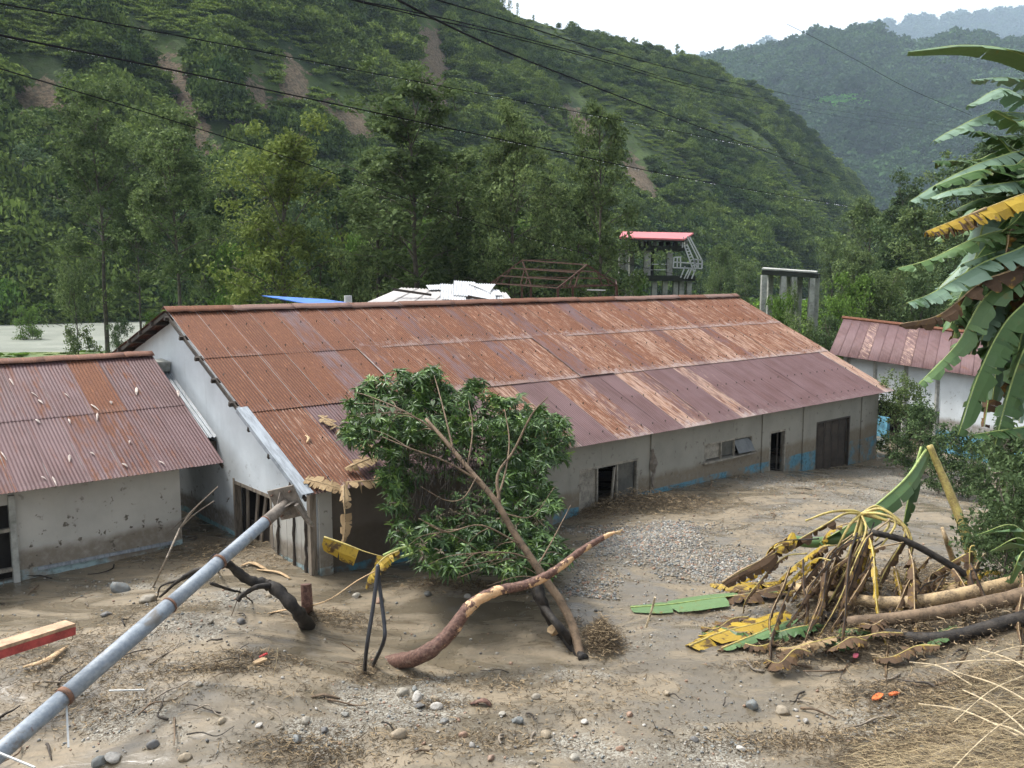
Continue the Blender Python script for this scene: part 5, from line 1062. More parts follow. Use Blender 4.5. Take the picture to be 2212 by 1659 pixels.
for (a, b, lab) in (((143, 1505, 10.9), (148, 1615, 10.4), 'thin white rod hanging down from the pole coupling at lower left'), ((235, 1492, 11.9), (312, 1490, 12.0), 'thin white rod lying level beside the pole'), ((-5, 1625, 9.6), (75, 1658, 9.4), 'thin white rod at the bottom left corner under the pole')):
    mb = MB(); mb.bar(sp(*a), sp(*b), .024, .016); tag(mb.build('white_rod', M['white_paint']), lab, 'rod')
# red and yellow plank
M['plank_red'] = simple('faded_red_paint', (.42, .07, .06), .6, .3, 5); M['plank_yel'] = simple('peeling_cream_paint', (.46, .30, .185), .7, .3, 5)
r = empty('painted_plank', gp(0, 1430)); tag(r, 'plank with peeling cream top and red edge at the left border', 'plank'); a, b = sp(-130, 1440, 11.3), sp(152, 1352, 12.9)
mb = MB(); mb.bar(a+ZZ*.04, b+ZZ*.04, .26, .05); child(mb.build('board_top', M['plank_yel']), r); mb = MB(); mb.bar(a-ZZ*.05, b-ZZ*.05, .262, .12); child(mb.build('board_edge', M['plank_red']), r)
# pieces of bark, chips and litter near the pole
def chip(pts, w_, lab, mt='paleleaf', nm='bark_strip', cat='bark strip', th=.012):
    P = spline(pts, 5); n = len(P); mb = MB(); vs = []
    for i, p in enumerate(P):
        d = P[min(i+1, n-1)]-P[max(i-1, 0)]; s = np.cross(d, ZZ); s /= np.linalg.norm(s)+1e-9; k = w_*math.sin(math.pi*(.08+.88*i/(n-1)))**.6*random.uniform(.85, 1.15)/2; vs += [p-s*k, p+ZZ*k*.35, p+s*k]
    mb.add(vs, [(3*i+k, 3*i+k+1, 3*i+4+k, 3*i+3+k) for i in range(n-1) for k in (0, 1)]); o = mb.build(nm, M[mt], None, True); o.modifiers.new('t', 'SOLIDIFY').thickness = th; return tag(o, lab, cat)
chip([gp(50, 1440, .04), gp(100, 1425, .10), gp(145, 1395, .04)], .14, 'curved pale bark strip below the painted plank')
chip([gp(578, 1325, .03), gp(610, 1318, .06), sp(700, 1300, 14.9), sp(770, 1255, 14.7), sp(812, 1232, 14.6)], .07, 'long tan banana leaf rib curving from the stump up to the yellow leaf')
chip([gp(520, 1222, .03), gp(545, 1215, .06), gp(580, 1232, .03)], .12, 'pale bark piece in the silt near the wall, left one')
chip([gp(555, 1230, .02), gp(600, 1235, .05), gp(628, 1250, .02)], .09, 'pale bark piece in the silt near the wall, right one')
chip([gp(1870, 1240, .03), gp(2000, 1280, .06)], .1, 'pale sheath strip below the green broken stalk')
chip([gp(672, 1505, .02), gp(700, 1500, .05), gp(735, 1508, .02)], .07, 'short dark brown bark sliver on the gravel', 'bark_b')
chip([gp(1015, 1520, .03), gp(1045, 1512, .08), gp(1062, 1525, .02)], .12, 'reddish bark chunk beside the rounded stones', 'strip')
for (x0, y0, x1, y1, h0, h1, w_, lab, mt) in ((738, 1388, 808, 1450, .12, -.02, .012, 'thin thorny stick leaning by the hose', 'bark_b'), (1395, 1355, 1415, 1290, .12, .3, .02, 'short pale stick poking from the tangle of twigs', 'straw'), (330, 1185, 470, 1050, .0, 1.05, .014, 'bare twig rising beside the annex corner', 'timber'),
        (1230, 1370, 1250, 1330, .2, .25, .01, 'small bare twig on the trunk base', 'timber'), (1560, 1570, 1710, 1700, .15, .15, .010, 'thin pale reed crossing the lower right', 'straw'), (500, 1330, 520, 1270, .0, .3, .008, 'thin upright twig near the black root', 'bark_b'), (590, 1460, 600, 1400, .0, .2, .006, 'thin upright straw left of the bark scrap', 'straw')):
    a = gp(x0, y0, h0); b = sp(x1, y1, a[1]-.1); mb = MB(); mb.tube(spline([a, (a+b)/2+np.array([.02, 0, .03]), b], 4), w_, 6); tag(mb.build('stick', M[mt]), lab, 'stick')
mb = MB(); a = sp(388, 1142, 18.0); 
for q in ((445, 1075), (470, 1052), (462, 1082)): mb.tube(spline([a, sp((388+q[0])/2-6, (1142+q[1])/2, 18.0), sp(*q, 17.9)], 4), .012, 5)
mb.tube(spline([gp(330, 1270, -.02), sp(360, 1205, 16.8), a], 4), .02, 6); tag(mb.build('bare_sapling', M['timber']), 'bare forked sapling leaning against the annex corner', 'sapling')

# dry and yellow banana leaves: midrib and blade segments
def banmat(name, dark, light, patch, pk=.5, rough=.55, spec=.35, trans=.25):
    m, n, out = NT(name); co = coord(n); r = geo(n, 'Random Per Island'); a = noise(n, co, 5, 5, .65, .6); b = noise(n, co, 26, 4, .65)
    c = mix(n, mth(n, 'ADD', mth(n, 'MULTIPLY', r, .6), mth(n, 'MULTIPLY', b, .4)), dark, light); c = mix(n, ramp(n, a, 1-pk-.06, 1-pk+.06), c, mix(n, b, tuple(x*.5 for x in patch), patch))
    bsdf(n, out, c, rough, bump(n, b, .4, .006), spec, 0, trans); return m
M['ban_tan'] = banmat('dry_banana_leaf', (.28, .19, .10), (.48, .35, .20), (.19, .12, .065), .42, .8, .2)
M['ban_yel'] = banmat('yellow_banana_leaf', (.30, .19, .022), (.52, .36, .04), (.13, .075, .03), .44)
M['ban_grn'] = banmat('green_banana_leaf', (.085, .16, .055), (.17, .28, .11), (.24, .24, .06), .36, .4, .5)
M['ban_pal'] = banmat('silvery_banana_leaf', (.15, .24, .16), (.26, .38, .27), (.10, .19, .07), .40, .35, .6)
M['ban_dk'] = banmat('shaded_banana_leaf', (.035, .08, .024), (.09, .17, .05), (.14, .15, .04), .38, .45, .4)
M['ban_brn'] = banmat('rotten_banana_leaf', (.04, .026, .018), (.13, .08, .045), (.30, .19, .04), .40, .8, .2, .1)
M['rib_y'] = simple('yellow_leaf_rib', (.42, .34, .10), .5, .5, 5, col2=(.20, .14, .06)); M['rib_g'] = simple('green_leaf_rib', (.30, .38, .12), .5, .3, 9); M['rib_t'] = simple('tan_leaf_rib', (.36, .26, .14), .7, .5, 7, col2=(.10, .07, .045))
def banleaf(pts, w_, blade, rib, seed, nm='leaf', torn=.35, droop=.5, parent=None, r0=.02, sides=(1, 1), segs=22, wp=None, gap=.0, up=(0, 0, 1), t0=0.):
    r = random.Random(seed); P = spline(pts, 8); n = len(P); upv = np.array(up, float); cum = np.concatenate([[0], np.cumsum([np.linalg.norm(P[i+1]-P[i]) for i in range(n-1)])]); cumL = float(cum[-1]); cum /= cum[-1]
    PA = np.array(P); pos = lambda t: np.array([np.interp(t, cum, PA[:, k]) for k in range(3)])
    mb = MB()
    for sgn, on in ((-1, sides[0]), (1, sides[1])):
        if not on: continue
        t = t0; dr = droop
        while t < .995:
            L = min(1-t, r.choice((.5, .8, 1, 1.5, 2.5))/segs*(1 if torn > .2 else 3)); dr = droop+r.uniform(-.25, .25)*torn*2
            if r.random() < torn*.12 and nm != 'limp_leaf': t += L; continue
            kk = 3; rows = []
            sweep = r.uniform(-.05, .12)
            for q in range(kk+1):
                tt = t+(L-gap/segs)*q/kk; p = pos(tt); d = pos(min(1, tt+.02))-pos(max(0, tt-.02)); d /= np.linalg.norm(d)+1e-9; s = np.cross(d, upv); s /= np.linalg.norm(s)+1e-9; u_ = np.cross(s, d)
                wd = w_*(wp(tt) if wp else (math.sin(math.pi*min(1, .10+tt*.86))**.55))*(1-r.uniform(0, torn)*.25)
                o1 = p+s*sgn*.006; a1 = dr*.75; a2 = dr*1.12; jw = 1+r.uniform(-.28, .12)*torn*2*(q in (0, kk))
                e1 = o1+(s*sgn*math.cos(a1)-u_*math.sin(a1)*np.sign(u_[2] or 1))*wd*.5+d*sweep*wd*.3; e2 = e1+(s*sgn*math.cos(a2)-u_*math.sin(a2)*np.sign(u_[2] or 1))*wd*.5*jw+d*sweep*wd*.4+np.array([0, 0, r.uniform(-.02, .02)*torn*w_*4])
                pk_ = (1 if q == 0 else -1 if q == kk else 0)*min(1, torn)*r.uniform(.1, .36)*L*cumL; e2 = e2+d*pk_; rows += [o1, e1, e2]
            mb.add(rows, [(3*q+k, 3*q+k+1, 3*q+4+k, 3*q+3+k) for q in range(kk) for k in (0, 1)]); t += L
    o = mb.build(nm, M[blade], None, False); o.modifiers.new('t', 'SOLIDIFY').thickness = .002
    mb = MB(); mb.tube(P, list(np.linspace(r0, r0*.25, n)), 6); ri = mb.build('midrib', M[rib], None, True)
    if parent is not None: child(o, parent)
    child(ri, parent if parent is not None else o)
    if parent is not None: ri.parent = o; ri.matrix_parent_inverse = Matrix(); 
    return o
# on the roof and hanging from the eave
def roofp(x, y, h=.05): return on_roof(x, y, h)
L1_ = banleaf([roofp(688, 898), roofp(735, 925, .12), roofp(780, 958, .06), roofp(835, 975)], .22, 'ban_tan', 'rib_t', 1, 'dry_leaf', .6, .1, segs=16, up=RN); tag(L1_, 'dry tan banana leaf lying up the roof beside the leafy crown', 'dry leaf')
L2_ = banleaf([roofp(660, 1035, .05), roofp(700, 1045, .10), roofp(745, 1058, .08)], .26, 'ban_tan', 'rib_t', 2, 'dry_leaf', .5, .1, segs=10, up=RN); tag(L2_, 'crumpled dry tan leaf on the corner of the roof edge', 'dry leaf')
L3_ = banleaf([roofp(828, 1035, .1), roofp(780, 1040, .15), roofp(740, 1042, .1)], .30, 'ban_tan', 'rib_t', 3, 'dry_leaf', .9, .25, segs=12, up=RN, gap=.3); tag(L3_, 'feathered dry tan leaf laid along the eave', 'dry leaf')
L4_ = banleaf([roofp(812, 985, .1), roofp(775, 1000, .2), roofp(745, 1012, .1)], .20, 'ban_tan', 'rib_t', 4, 'dry_leaf', .6, .3, segs=8, up=RN); tag(L4_, 'curled dry tan leaf on the roof just above the feathered one', 'dry leaf')
ev = sp(742, 1048, 16.4)
L5_ = banleaf([ev, sp(743, 1085, 16.1), sp(746, 1130, 16.05), sp(742, 1172, 16.0)], .16, 'ban_tan', 'rib_t', 5, 'dry_leaf', .6, .9, segs=12, up=(0, -1, .1)); tag(L5_, 'withered brown leaf hanging down from the eave', 'dry leaf')
L6_ = banleaf([sp(700, 1160, 15.6), sp(745, 1175, 15.5), sp(790, 1192, 15.4), sp(838, 1205, 15.3)], .42, 'ban_yel', 'rib_y', 6, 'yellow_leaf', .35, 1.25, segs=9, sides=(0, 1), up=(0, -.4, 1), wp=lambda t: .62+.25*math.sin(t*3)); tag(L6_, 'bright yellow banana leaf hanging like a curtain in front of the wall', 'banana leaf')
L7_ = banleaf([sp(862, 1190, 15.0), sp(830, 1205, 14.9), sp(800, 1240, 14.8), sp(790, 1270, 14.8)], .20, 'ban_yel', 'rib_y', 7, 'yellow_leaf', .8, .9, segs=10); tag(L7_, 'ragged yellow leaf piece right of the yellow curtain leaf', 'banana leaf')
for (a, b, lab) in (((828, 1200, 15.0), (888, 1180, 15.2), 'upper green banana stalk poking out under the crown'), ((825, 1225, 14.9), (892, 1195, 15.1), 'lower green banana stalk poking out under the crown')):
    mb = MB(); mb.tube(spline([sp(*a), (sp(*a)+sp(*b))/2+ZZ*.03, sp(*b)], 4), .025, 7); tag(mb.build('banana_stalk', M['rib_g'], None, True), lab, 'stalk')
chip([roofp(660, 940, .03), roofp(667, 946, .07), roofp(662, 956, .03)], .07, 'small pale torn scrap on the roof left of the dry leaves', nm='scrap', cat='leaf scrap')

# fallen banana plant in the middle right
fb = empty('fallen_banana_plant', gp(1900, 1330)); tag(fb, 'broken banana plant collapsed in the silt with yellow stalks and rotten hanging leaves', 'banana plant')
def stalk(pts, r0, r1, mt, nm='stalk', jit=.05, par=None): P = spline(pts, 6); mb = MB(); mb.tube(P, list(np.linspace(r0, r1, len(P))), 9, jit); o = mb.build(nm, M[mt], None, True); child(o, par or fb); return o
stalk([gp(2108, 1245, -.05), sp(2088, 1160, 18.3), sp(2060, 1085, 18.6), sp(2028, 1010, 18.9), sp(2008, 962, 19.0)], .125, .065, 'rib_y', 'broken_stem')
stalk([gp(2060, 1215, -.05), sp(2045, 1170, 18.6), sp(2035, 1140, 18.8)], .07, .035, 'rib_t', 'sheath')
banleaf([sp(2000, 972, 19.0), sp(1960, 1030, 18.4), sp(1900, 1085, 17.9), sp(1840, 1130, 17.5), sp(1770, 1172, 17.2)], .36, 'ban_grn', 'rib_g', 11, 'leaf', .25, 1.2, fb, .035, segs=8)
banleaf([sp(1990, 965, 19.0), sp(1975, 1020, 18.8), sp(1962, 1080, 18.6), sp(1950, 1140, 18.5)], .22, 'ban_dk', 'rib_g', 12, 'leaf', .4, 1.1, fb, .03, segs=8)
hub = sp(1860, 1110, 16.9)
for q, bl, ww, sd_ in (([hub, sp(1825, 1110, 16.6), sp(1780, 1135, 16.4), sp(1700, 1180, 16.2), sp(1560, 1258, 15.9)], 'ban_brn', .20, 21), ([hub, sp(1870, 1150, 16.4), sp(1830, 1230, 16.), sp(1770, 1330, 15.5), sp(1680, 1412, 15.1)], 'ban_brn', .26, 22), ([hub, sp(1860, 1200, 16.4), sp(1815, 1290, 15.9), sp(1790, 1370, 15.6), sp(1770, 1410, 15.5)], 'ban_brn', .18, 23),
        ([hub, sp(1905, 1120, 16.8), sp(1955, 1150, 16.6), sp(1900, 1260, 16.1), sp(1850, 1440, 15.0)], 'ban_brn', .14, 24), ([hub, sp(1900, 1095, 17.), sp(1965, 1150, 16.7), sp(1960, 1230, 16.3), sp(1925, 1330, 15.9)], 'ban_brn', .10, 25), ([hub, sp(1840, 1180, 16.6), sp(1800, 1240, 16.2), sp(1720, 1310, 15.9)], 'ban_brn', .30, 26), ([hub, sp(1850, 1220, 16.6), sp(1862, 1280, 16.3), sp(1845, 1330, 16)], 'ban_yel', .24, 27), ([hub, sp(1800, 1290, 16.), sp(1740, 1350, 15.5), sp(1700, 1380, 15.3)], 'ban_yel', .16, 28)):
    banleaf(q, ww, bl, 'rib_y', sd_, 'leaf', .9, 1.2, fb, .028, segs=14, t0=.25)
banleaf([sp(1560, 1258, 15.9), sp(1600, 1232, 16.0), sp(1650, 1205, 16.1), sp(1700, 1160, 16.3)], .26, 'ban_brn', 'rib_t', 29, 'leaf', .6, 1.2, fb, .02, segs=10); banleaf([sp(1672, 1185, 16.1), sp(1700, 1170, 16.2), sp(1712, 1150, 16.3)], .2, 'ban_yel', 'rib_y', 30, 'leaf', .3, .8, fb, .015, segs=4)
for q in (([hub, sp(1905, 1100, 16.7), sp(1950, 1135, 16.4), sp(1965, 1165, 16.2)]), ([hub, sp(1920, 1130, 16.6), sp(1890, 1170, 16.4)]), ([hub, sp(1835, 1135, 16.5), sp(1805, 1190, 16.3)]), ([hub, sp(1900, 1110, 16.5), sp(1935, 1130, 16.3), sp(1900, 1185, 16.2)]), ([sp(1855, 1160, 16.5), hub, sp(1800, 1105, 16.6), sp(1740, 1125, 16.7)])): stalk(q, .035, .018, 'rib_y')
stalk([sp(1885, 1150, 16.3), sp(1960, 1170, 16.2), sp(2060, 1225, 15.9), sp(2150, 1290, 15.6)], .06, .07, 'bark_wet', 'rotten_stem')
stalk([gp(1690, 1262, .1), gp(1800, 1290, .12), gp(1980, 1300, .16), gp(2230, 1250, .2)], .10, .13, 'rib_t', 'trunk')
stalk([gp(1830, 1345, .12), gp(1980, 1330, .22), gp(2150, 1300, .25), gp(2300, 1262, .3)], .10, .14, 'bark_b', 'trunk')
stalk([gp(1780, 1330, .05), gp(2000, 1380, .1), gp(2230, 1330, .12)], .09, .12, 'bark_wet', 'trunk')
banleaf([gp(1362, 1312, .05), gp(1450, 1305, .10), gp(1560, 1290, .14), gp(1680, 1278, .14)], .34, 'ban_grn', 'rib_g', 31, 'leaf', .2, .25, fb, .02, segs=6)
banleaf([gp(1490, 1395, .06), gp(1560, 1365, .1), gp(1640, 1345, .14), gp(1700, 1320, .15)], .34, 'ban_yel', 'rib_y', 32, 'leaf', .35, .3, fb, .02, segs=8); banleaf([gp(1560, 1290, .1), gp(1620, 1282, .16), gp(1700, 1260, .2)], .30, 'ban_brn', 'rib_t', 33, 'leaf', .6, .4, fb, .02, segs=8)
banleaf([gp(1560, 1400, .05), gp(1620, 1375, .12), gp(1720, 1335, .16)], .16, 'ban_grn', 'rib_y', 34, 'leaf', .3, .4, fb, .02, segs=6); stalk([sp(1705, 1165, 17.5), sp(1760, 1172, 17.4), sp(1850, 1160, 17.5)], .10, .12, 'ban_grn', 'green_sheath')
rr = random.Random(12)
for k in range(40):   # more limp leaves thrown over the trunks
    if k < 9: x0_ = 1860; P0 = hub+np.array([rr.uniform(-.3, .5), rr.uniform(-.4, .3), rr.uniform(-.4, .0)])
    else: x0_ = rr.uniform(1740, 2200); P0 = sp(x0_, rr.uniform(1150, 1275), rr.uniform(15.4, 17.2))
    P0[2] = max(P0[2], float(ground_z(P0[0], P0[1]))+.12); q0 = gp(x0_+rr.uniform(-190, 60), min(1420, 1290+rr.uniform(-30, 120)), .03)
    banleaf([P0, P0*.6+q0*.4+np.array([rr.gauss(0, .15), rr.gauss(0, .1), .28]), P0*.25+q0*.75+np.array([rr.gauss(0, .12), 0, .06]), q0], rr.uniform(.06, .15), rr.choice(('ban_brn', 'ban_brn', 'ban_brn', 'ban_brn', 'ban_yel')), rr.choice(('rib_t', 'rib_y', 'bark_wet')), 400+k, 'limp_leaf', .9, 1.0, fb, .016, segs=20, t0=.2)
for k in range(20):   # limp pieces lying flat over the silt and trunks
    x0_ = rr.uniform(1600, 2100); y0_ = rr.uniform(1240, 1410); L = rr.uniform(60, 150); h_ = rr.uniform(.03, .28) if x0_ > 1750 else .05
    pts = [gp(x0_, y0_, h_), gp(x0_-L*.35, y0_+rr.uniform(-8, 16), h_+rr.uniform(.02, .12)), gp(x0_-L*.7, y0_+rr.uniform(-6, 26), h_*.6+.05), gp(x0_-L, y0_+rr.uniform(0, 36), .03)]
    banleaf(pts, rr.uniform(.10, .24), rr.choice(('ban_brn', 'ban_brn', 'ban_tan', 'ban_yel', 'ban_brn', 'ban_dk')), rr.choice(('rib_t', 'rib_y')), 700+k, 'limp_leaf', .95, .5, fb, .014, segs=20)
for k in range(26): # rotten fibres hanging round the hub and trunks
    x = rr.uniform(1700, 2212); y = rr.uniform(1190, 1300); P = sp(x, y, rr.uniform(15.2, 16.6)); q = gp(x+rr.uniform(-120, 10), y+rr.uniform(90, 180), .02); banleaf([P, P*.65+q*.35+np.array([rr.gauss(0, .06), rr.gauss(0, .06), .10]), P*.3+q*.7+np.array([rr.gauss(0, .07), rr.gauss(0, .07), .04]), q], rr.uniform(.05, .12), 'ban_brn', 'bark_wet' if rr.random() < .7 else 'rib_t', 60+k, 'withered_leaf', .9, 1.2, fb, .011, segs=22)

# living banana plant at the right edge
bp = empty('banana_plant', (9.2, 8.4, float(ground_z(9.2, 8.4)))); tag(bp, 'tall banana plant at the right edge with torn silvery green and yellow leaves', 'banana plant')
hb = sp(2330, 420, 7.8); mb = MB(); mb.tube(spline([np.array([9.2, 8.4, float(ground_z(9.2, 8.4))-.2]), sp(2420, 900, 8.1), hb], 5), .14, 12, .05); child(mb.build('stem', M['ban_dk'], None, True), bp)
for i, (pts, ww, bl, rb_, tn, dr) in enumerate((
    ([hb, sp(2290, 180, 8.), sp(2212, 118, 8.), sp(2090, 98, 8.), sp(1962, 112, 8.1)], .17, 'ban_grn', 'rib_g', .12, .35),
    ([hb, sp(2300, 230, 7.8), sp(2200, 172, 7.8), sp(2098, 172, 7.8)], .13, 'ban_pal', 'rib_g', .3, .4),
    ([hb, sp(2290, 300, 7.6), sp(2180, 195, 7.4), sp(2090, 228, 7.3)], .13, 'ban_pal', 'rib_g', .3, .6),
    ([hb, sp(2260, 270, 7.6), sp(2150, 245, 7.4), sp(2060, 280, 7.3), sp(2016, 305, 7.2)], .12, 'ban_pal', 'rib_g', .3, .7),
    ([hb, sp(2250, 330, 7.4), sp(2140, 345, 7.2), sp(2040, 390, 7.1), sp(1965, 435, 7.)], .14, 'ban_pal', 'rib_g', .5, .8),
    ([hb, sp(2260, 390, 7.2), sp(2140, 400, 7.), sp(2060, 410, 6.9), sp(2010, 428, 6.9)], .12, 'ban_pal', 'rib_g', .4, .7),
    ([sp(2330, 400, 7.), sp(2230, 415, 6.8), sp(2130, 450, 6.7), sp(2000, 500, 6.6)], .13, 'ban_yel', 'rib_y', .5, .9),
    ([sp(2130, 450, 6.68), sp(2080, 470, 6.66), sp(2000, 502, 6.6)], .11, 'ban_brn', 'rib_t', .8, 1.),
    ([hb, sp(2240, 480, 7.), sp(2120, 510, 6.8), sp(2010, 560, 6.7), sp(1938, 580, 6.6)], .14, 'ban_grn', 'rib_g', .8, .6),
    ([hb, sp(2230, 520, 6.9), sp(2120, 570, 6.7), sp(2020, 630, 6.6), sp(1958, 655, 6.5)], .17, 'ban_pal', 'rib_g', .5, .6),
    ([hb, sp(2220, 560, 6.8), sp(2120, 610, 6.6), sp(2030, 680, 6.5), sp(1945, 700, 6.4)], .12, 'ban_brn', 'rib_t', .9, 1.1),
    ([hb, sp(2240, 560, 6.9), sp(2130, 640, 6.7), sp(2070, 740, 6.6), sp(1985, 830, 6.5)], .15, 'ban_grn', 'rib_g', .7, .9),
    ([hb, sp(2260, 600, 6.8), sp(2170, 700, 6.6), sp(2110, 820, 6.5), sp(2070, 940, 6.4)], .16, 'ban_dk', 'rib_g', .7, 1.),
    ([hb, sp(2280, 640, 6.8), sp(2210, 760, 6.6), sp(2170, 880, 6.5), sp(2150, 960, 6.4)], .17, 'ban_dk', 'rib_g', .7, 1.),
    ([hb, sp(2290, 600, 6.9), sp(2230, 660, 6.8), sp(2200, 760, 6.7), sp(2195, 870, 6.6)], .17, 'ban_dk', 'rib_g', .8, 1.),
    ([hb, sp(2250, 540, 7.2), sp(2160, 560, 7.2), sp(2080, 640, 7.1), sp(2060, 730, 7.1)], .17, 'ban_dk', 'rib_g', .6, .8),
    ([hb, sp(2280, 480, 7.3), sp(2200, 430, 7.3), sp(2120, 430, 7.2), sp(2050, 460, 7.2)], .15, 'ban_dk', 'rib_g', .5, .6),
    ([hb, sp(2260, 520, 7.0), sp(2180, 560, 6.9), sp(2100, 600, 6.8), sp(2050, 690, 6.8)], .15, 'ban_grn', 'rib_g', .8, .9),
    ([sp(2330, 900, 6.6), sp(2230, 920, 6.5), sp(2130, 935, 6.4), sp(2100, 940, 6.4)], .12, 'ban_dk', 'rib_g', .3, .5),
    ([hb, sp(2200, 480, 6.9), sp(2176, 530, 6.8), sp(2170, 600, 6.8)], .07, 'ban_brn', 'rib_t', .9, 1.3),
    ([hb, sp(2300, 500, 7.1), sp(2240, 520, 7.0), sp(2150, 545, 7.), sp(2080, 570, 6.9)], .15, 'ban_pal', 'rib_g', .6, .8))):
    banleaf(pts, ww*1.2, bl, rb_, 100+i, 'leaf', max(tn, .4) if i else tn, dr, bp, .013, segs=32, t0=.15)
rq = random.Random(17)
for k in range(16):
    ty = rq.uniform(170, 660); tx = rq.uniform(2010, 2180); d0 = 7.4+rq.uniform(-.5, .8)
    banleaf([hb, sp((2330+tx)/2, 420+(ty-420)*.35-rq.uniform(20, 90), d0), sp((2330+tx*2)/3-10, 420+(ty-420)*.7-rq.uniform(5, 50), d0-.1), sp(tx, ty, d0-.2)], rq.uniform(.11, .18), rq.choice(('ban_pal', 'ban_grn', 'ban_dk', 'ban_dk')), 'rib_g', 500+k, 'leaf', rq.uniform(.5, 1.), rq.uniform(.4, .9), bp, .012, segs=34, t0=.12)
for k in range(30):
    tx = rq.uniform(2030, 2220); ty = rq.uniform(600, 930) if tx > 2090 else rq.uniform(560, 760); mx_ = (2330+tx)/2+rq.uniform(-50, 10)
    banleaf([hb, sp(mx_, 470+rq.uniform(-40, 60), 7.3+rq.uniform(-.3, .4)), sp((mx_+tx)/2-10, (520+ty)/2, 7.2), sp(tx, ty, 7.1+rq.uniform(-.4, .4))], rq.uniform(.15, .24), rq.choice(('ban_dk', 'ban_dk', 'ban_grn', 'ban_pal', 'ban_brn')), 'rib_g', 300+k, 'leaf', rq.uniform(.6, 1.), rq.uniform(.7, 1.1), bp, .014, segs=26, t0=.15)
# young plants low at the right edge
yb = empty('young_banana_plant', gp(2230, 1230)); tag(yb, 'young green banana shoot at the right edge above the rotten trunks', 'banana plant')
for i, pts in enumerate(([gp(2230, 1230), sp(2200, 1140, 12.5), sp(2110, 1155, 12.3)], [gp(2230, 1230), sp(2210, 1165, 12.4), sp(2140, 1190, 12.1)], [gp(2230, 1230), sp(2212, 1190, 12.3), sp(2180, 1260, 12.)])): banleaf(pts, .14, 'ban_grn', 'rib_g', 140+i, 'leaf', .2, .6, yb, .015, segs=10, t0=.3)
# thicket of weeds between the side building and the fallen plant
n_ = 420; X = []; r_ = np.random.default_rng(5)
n_ = 330
for k in range(n_):
    px = r_.uniform(1880, 2290); py = r_.uniform(905, 1230); q = .15+.85*sm((px-1890)/150)*(1-.35*(py > 1000))
    if r_.random() > q or (py > 960 and px < 2150) or (py < 1000 and 2005 < px): continue
    P = gp(px, py); X.append((P[0], P[1], P[2]-.05))
X = np.array(X); s = .14+.26*r_.random(len(X)); tone = np.array([.5, .45, .4])*(1-r_.random((len(X), 1))*.6)+np.array([.9, 1.0, .6])*r_.random((len(X), 1))
scatter('weeds', X, np.stack([s, s, s*1.6], 1), r_.random(len(X))*6.28, r_.integers(0, 3, len(X)), tone, BUSH)
for (k, px, top, D, lab) in (('shrub_a', 1945, 852, 34, 'broken bush against the far corner of the long house'), ('shrub_d', 1990, 905, 31, 'dark bush in front of the side building base'), ('shrub_d', 2035, 952, 28, 'weedy bush in front of the blue dado'), ('shrub_d', 2160, 962, 26, 'dark bush behind the broken yellow stem'), ('shrub_d', 2225, 1010, 17, 'dark bush at the right edge below the banana leaves'), ('shrub_d', 2098, 972, 27, 'dark bush just right of the broken yellow stem'), ('shrub_d', 2180, 1090, 15.5, 'low dark bush at the right edge above the young shoot')):
    plant(k, px, top, D, .8, label=lab, cat='bush', group='bushes at the right edge', name='bush')

MARKS = (('below the painted plank', 90, 1480), ('under the lower end of the steel pole', 140, 1570), ('at the bottom left corner', 240, 1640), ('beside the middle of the steel pole', 400, 1340), ('before the left building wall', 200, 1260), ('on the mound left of the black root', 480, 1310), ('near the short stump', 690, 1340), ('by the foot of the black hose', 760, 1480), ('near the red plastic scrap', 560, 1440),
         ('at the bottom edge left of centre', 680, 1610), ('before the butt of the stripped branch', 890, 1500), ('at the bottom edge in the middle', 1020, 1610), ('on the open silt in the middle foreground', 1120, 1540), ('at the bottom edge right of centre', 1250, 1630), ('below the uprooted root tangle', 1330, 1500), ('on the gravelly flat below the green fallen leaf', 1480, 1470), ('at the bottom edge toward the right', 1500, 1630), ('left of the orange soles', 1700, 1530), ('under the yellow fallen leaves', 1620, 1420),
         ('below the orange soles', 1880, 1590), ('beside the pink scrap', 1850, 1420), ('before the fallen banana trunks', 2000, 1400), ('beside the dry grass', 2080, 1500), ('below the leafy crown', 950, 1270), ('before the open door of the long house', 1380, 1090), ('before the small window of the long house', 1560, 1080), ('right of the door rubbish heap', 1680, 1090))
def where_(px, py): return min(MARKS, key=lambda m_: math.hypot(m_[1]-px, (m_[2]-py)*1.6))[0]
# ------------------------------------------------------------------ stones, gravel, litter
def rock(seed, sub=1):
    r = random.Random(seed); t = (1+5**.5)/2; V_ = [np.array(v)/np.linalg.norm(v) for v in ((-1,t,0),(1,t,0),(-1,-t,0),(1,-t,0),(0,-1,t),(0,1,t),(0,-1,-t),(0,1,-t),(t,0,-1),(t,0,1),(-t,0,-1),(-t,0,1))]
    F_ = [(0,11,5),(0,5,1),(0,1,7),(0,7,10),(0,10,11),(1,5,9),(5,11,4),(11,10,2),(10,7,6),(7,1,8),(3,9,4),(3,4,2),(3,2,6),(3,6,8),(3,8,9),(4,9,5),(2,4,11),(6,2,10),(8,6,7),(9,8,1)]
    for _ in range(sub):
        c = {}; N_ = []
        def md(a, b):
            k = (min(a, b), max(a, b))
            if k not in c: v = V_[a]+V_[b]; V_.append(v/np.linalg.norm(v)); c[k] = len(V_)-1
            return c[k]
        for a, b, d in F_: x, y, z = md(a, b), md(b, d), md(d, a); N_ += [(a, x, z), (b, y, x), (d, z, y), (x, y, z)]
        F_ = N_
    s = np.array([1, r.uniform(.65, .95), r.uniform(.45, .7)]); pl = [np.array([r.gauss(0, 1) for _ in range(3)]) for _ in range(7)]; pl = [p/np.linalg.norm(p) for p in pl]
    out = []
    for v in V_:
        v = v.copy()
        for p in pl:
            d = v@p
            if d > .72: v -= p*(d-.72)
        out.append(v*s*(1+r.uniform(-.04, .04)))
    return out, F_
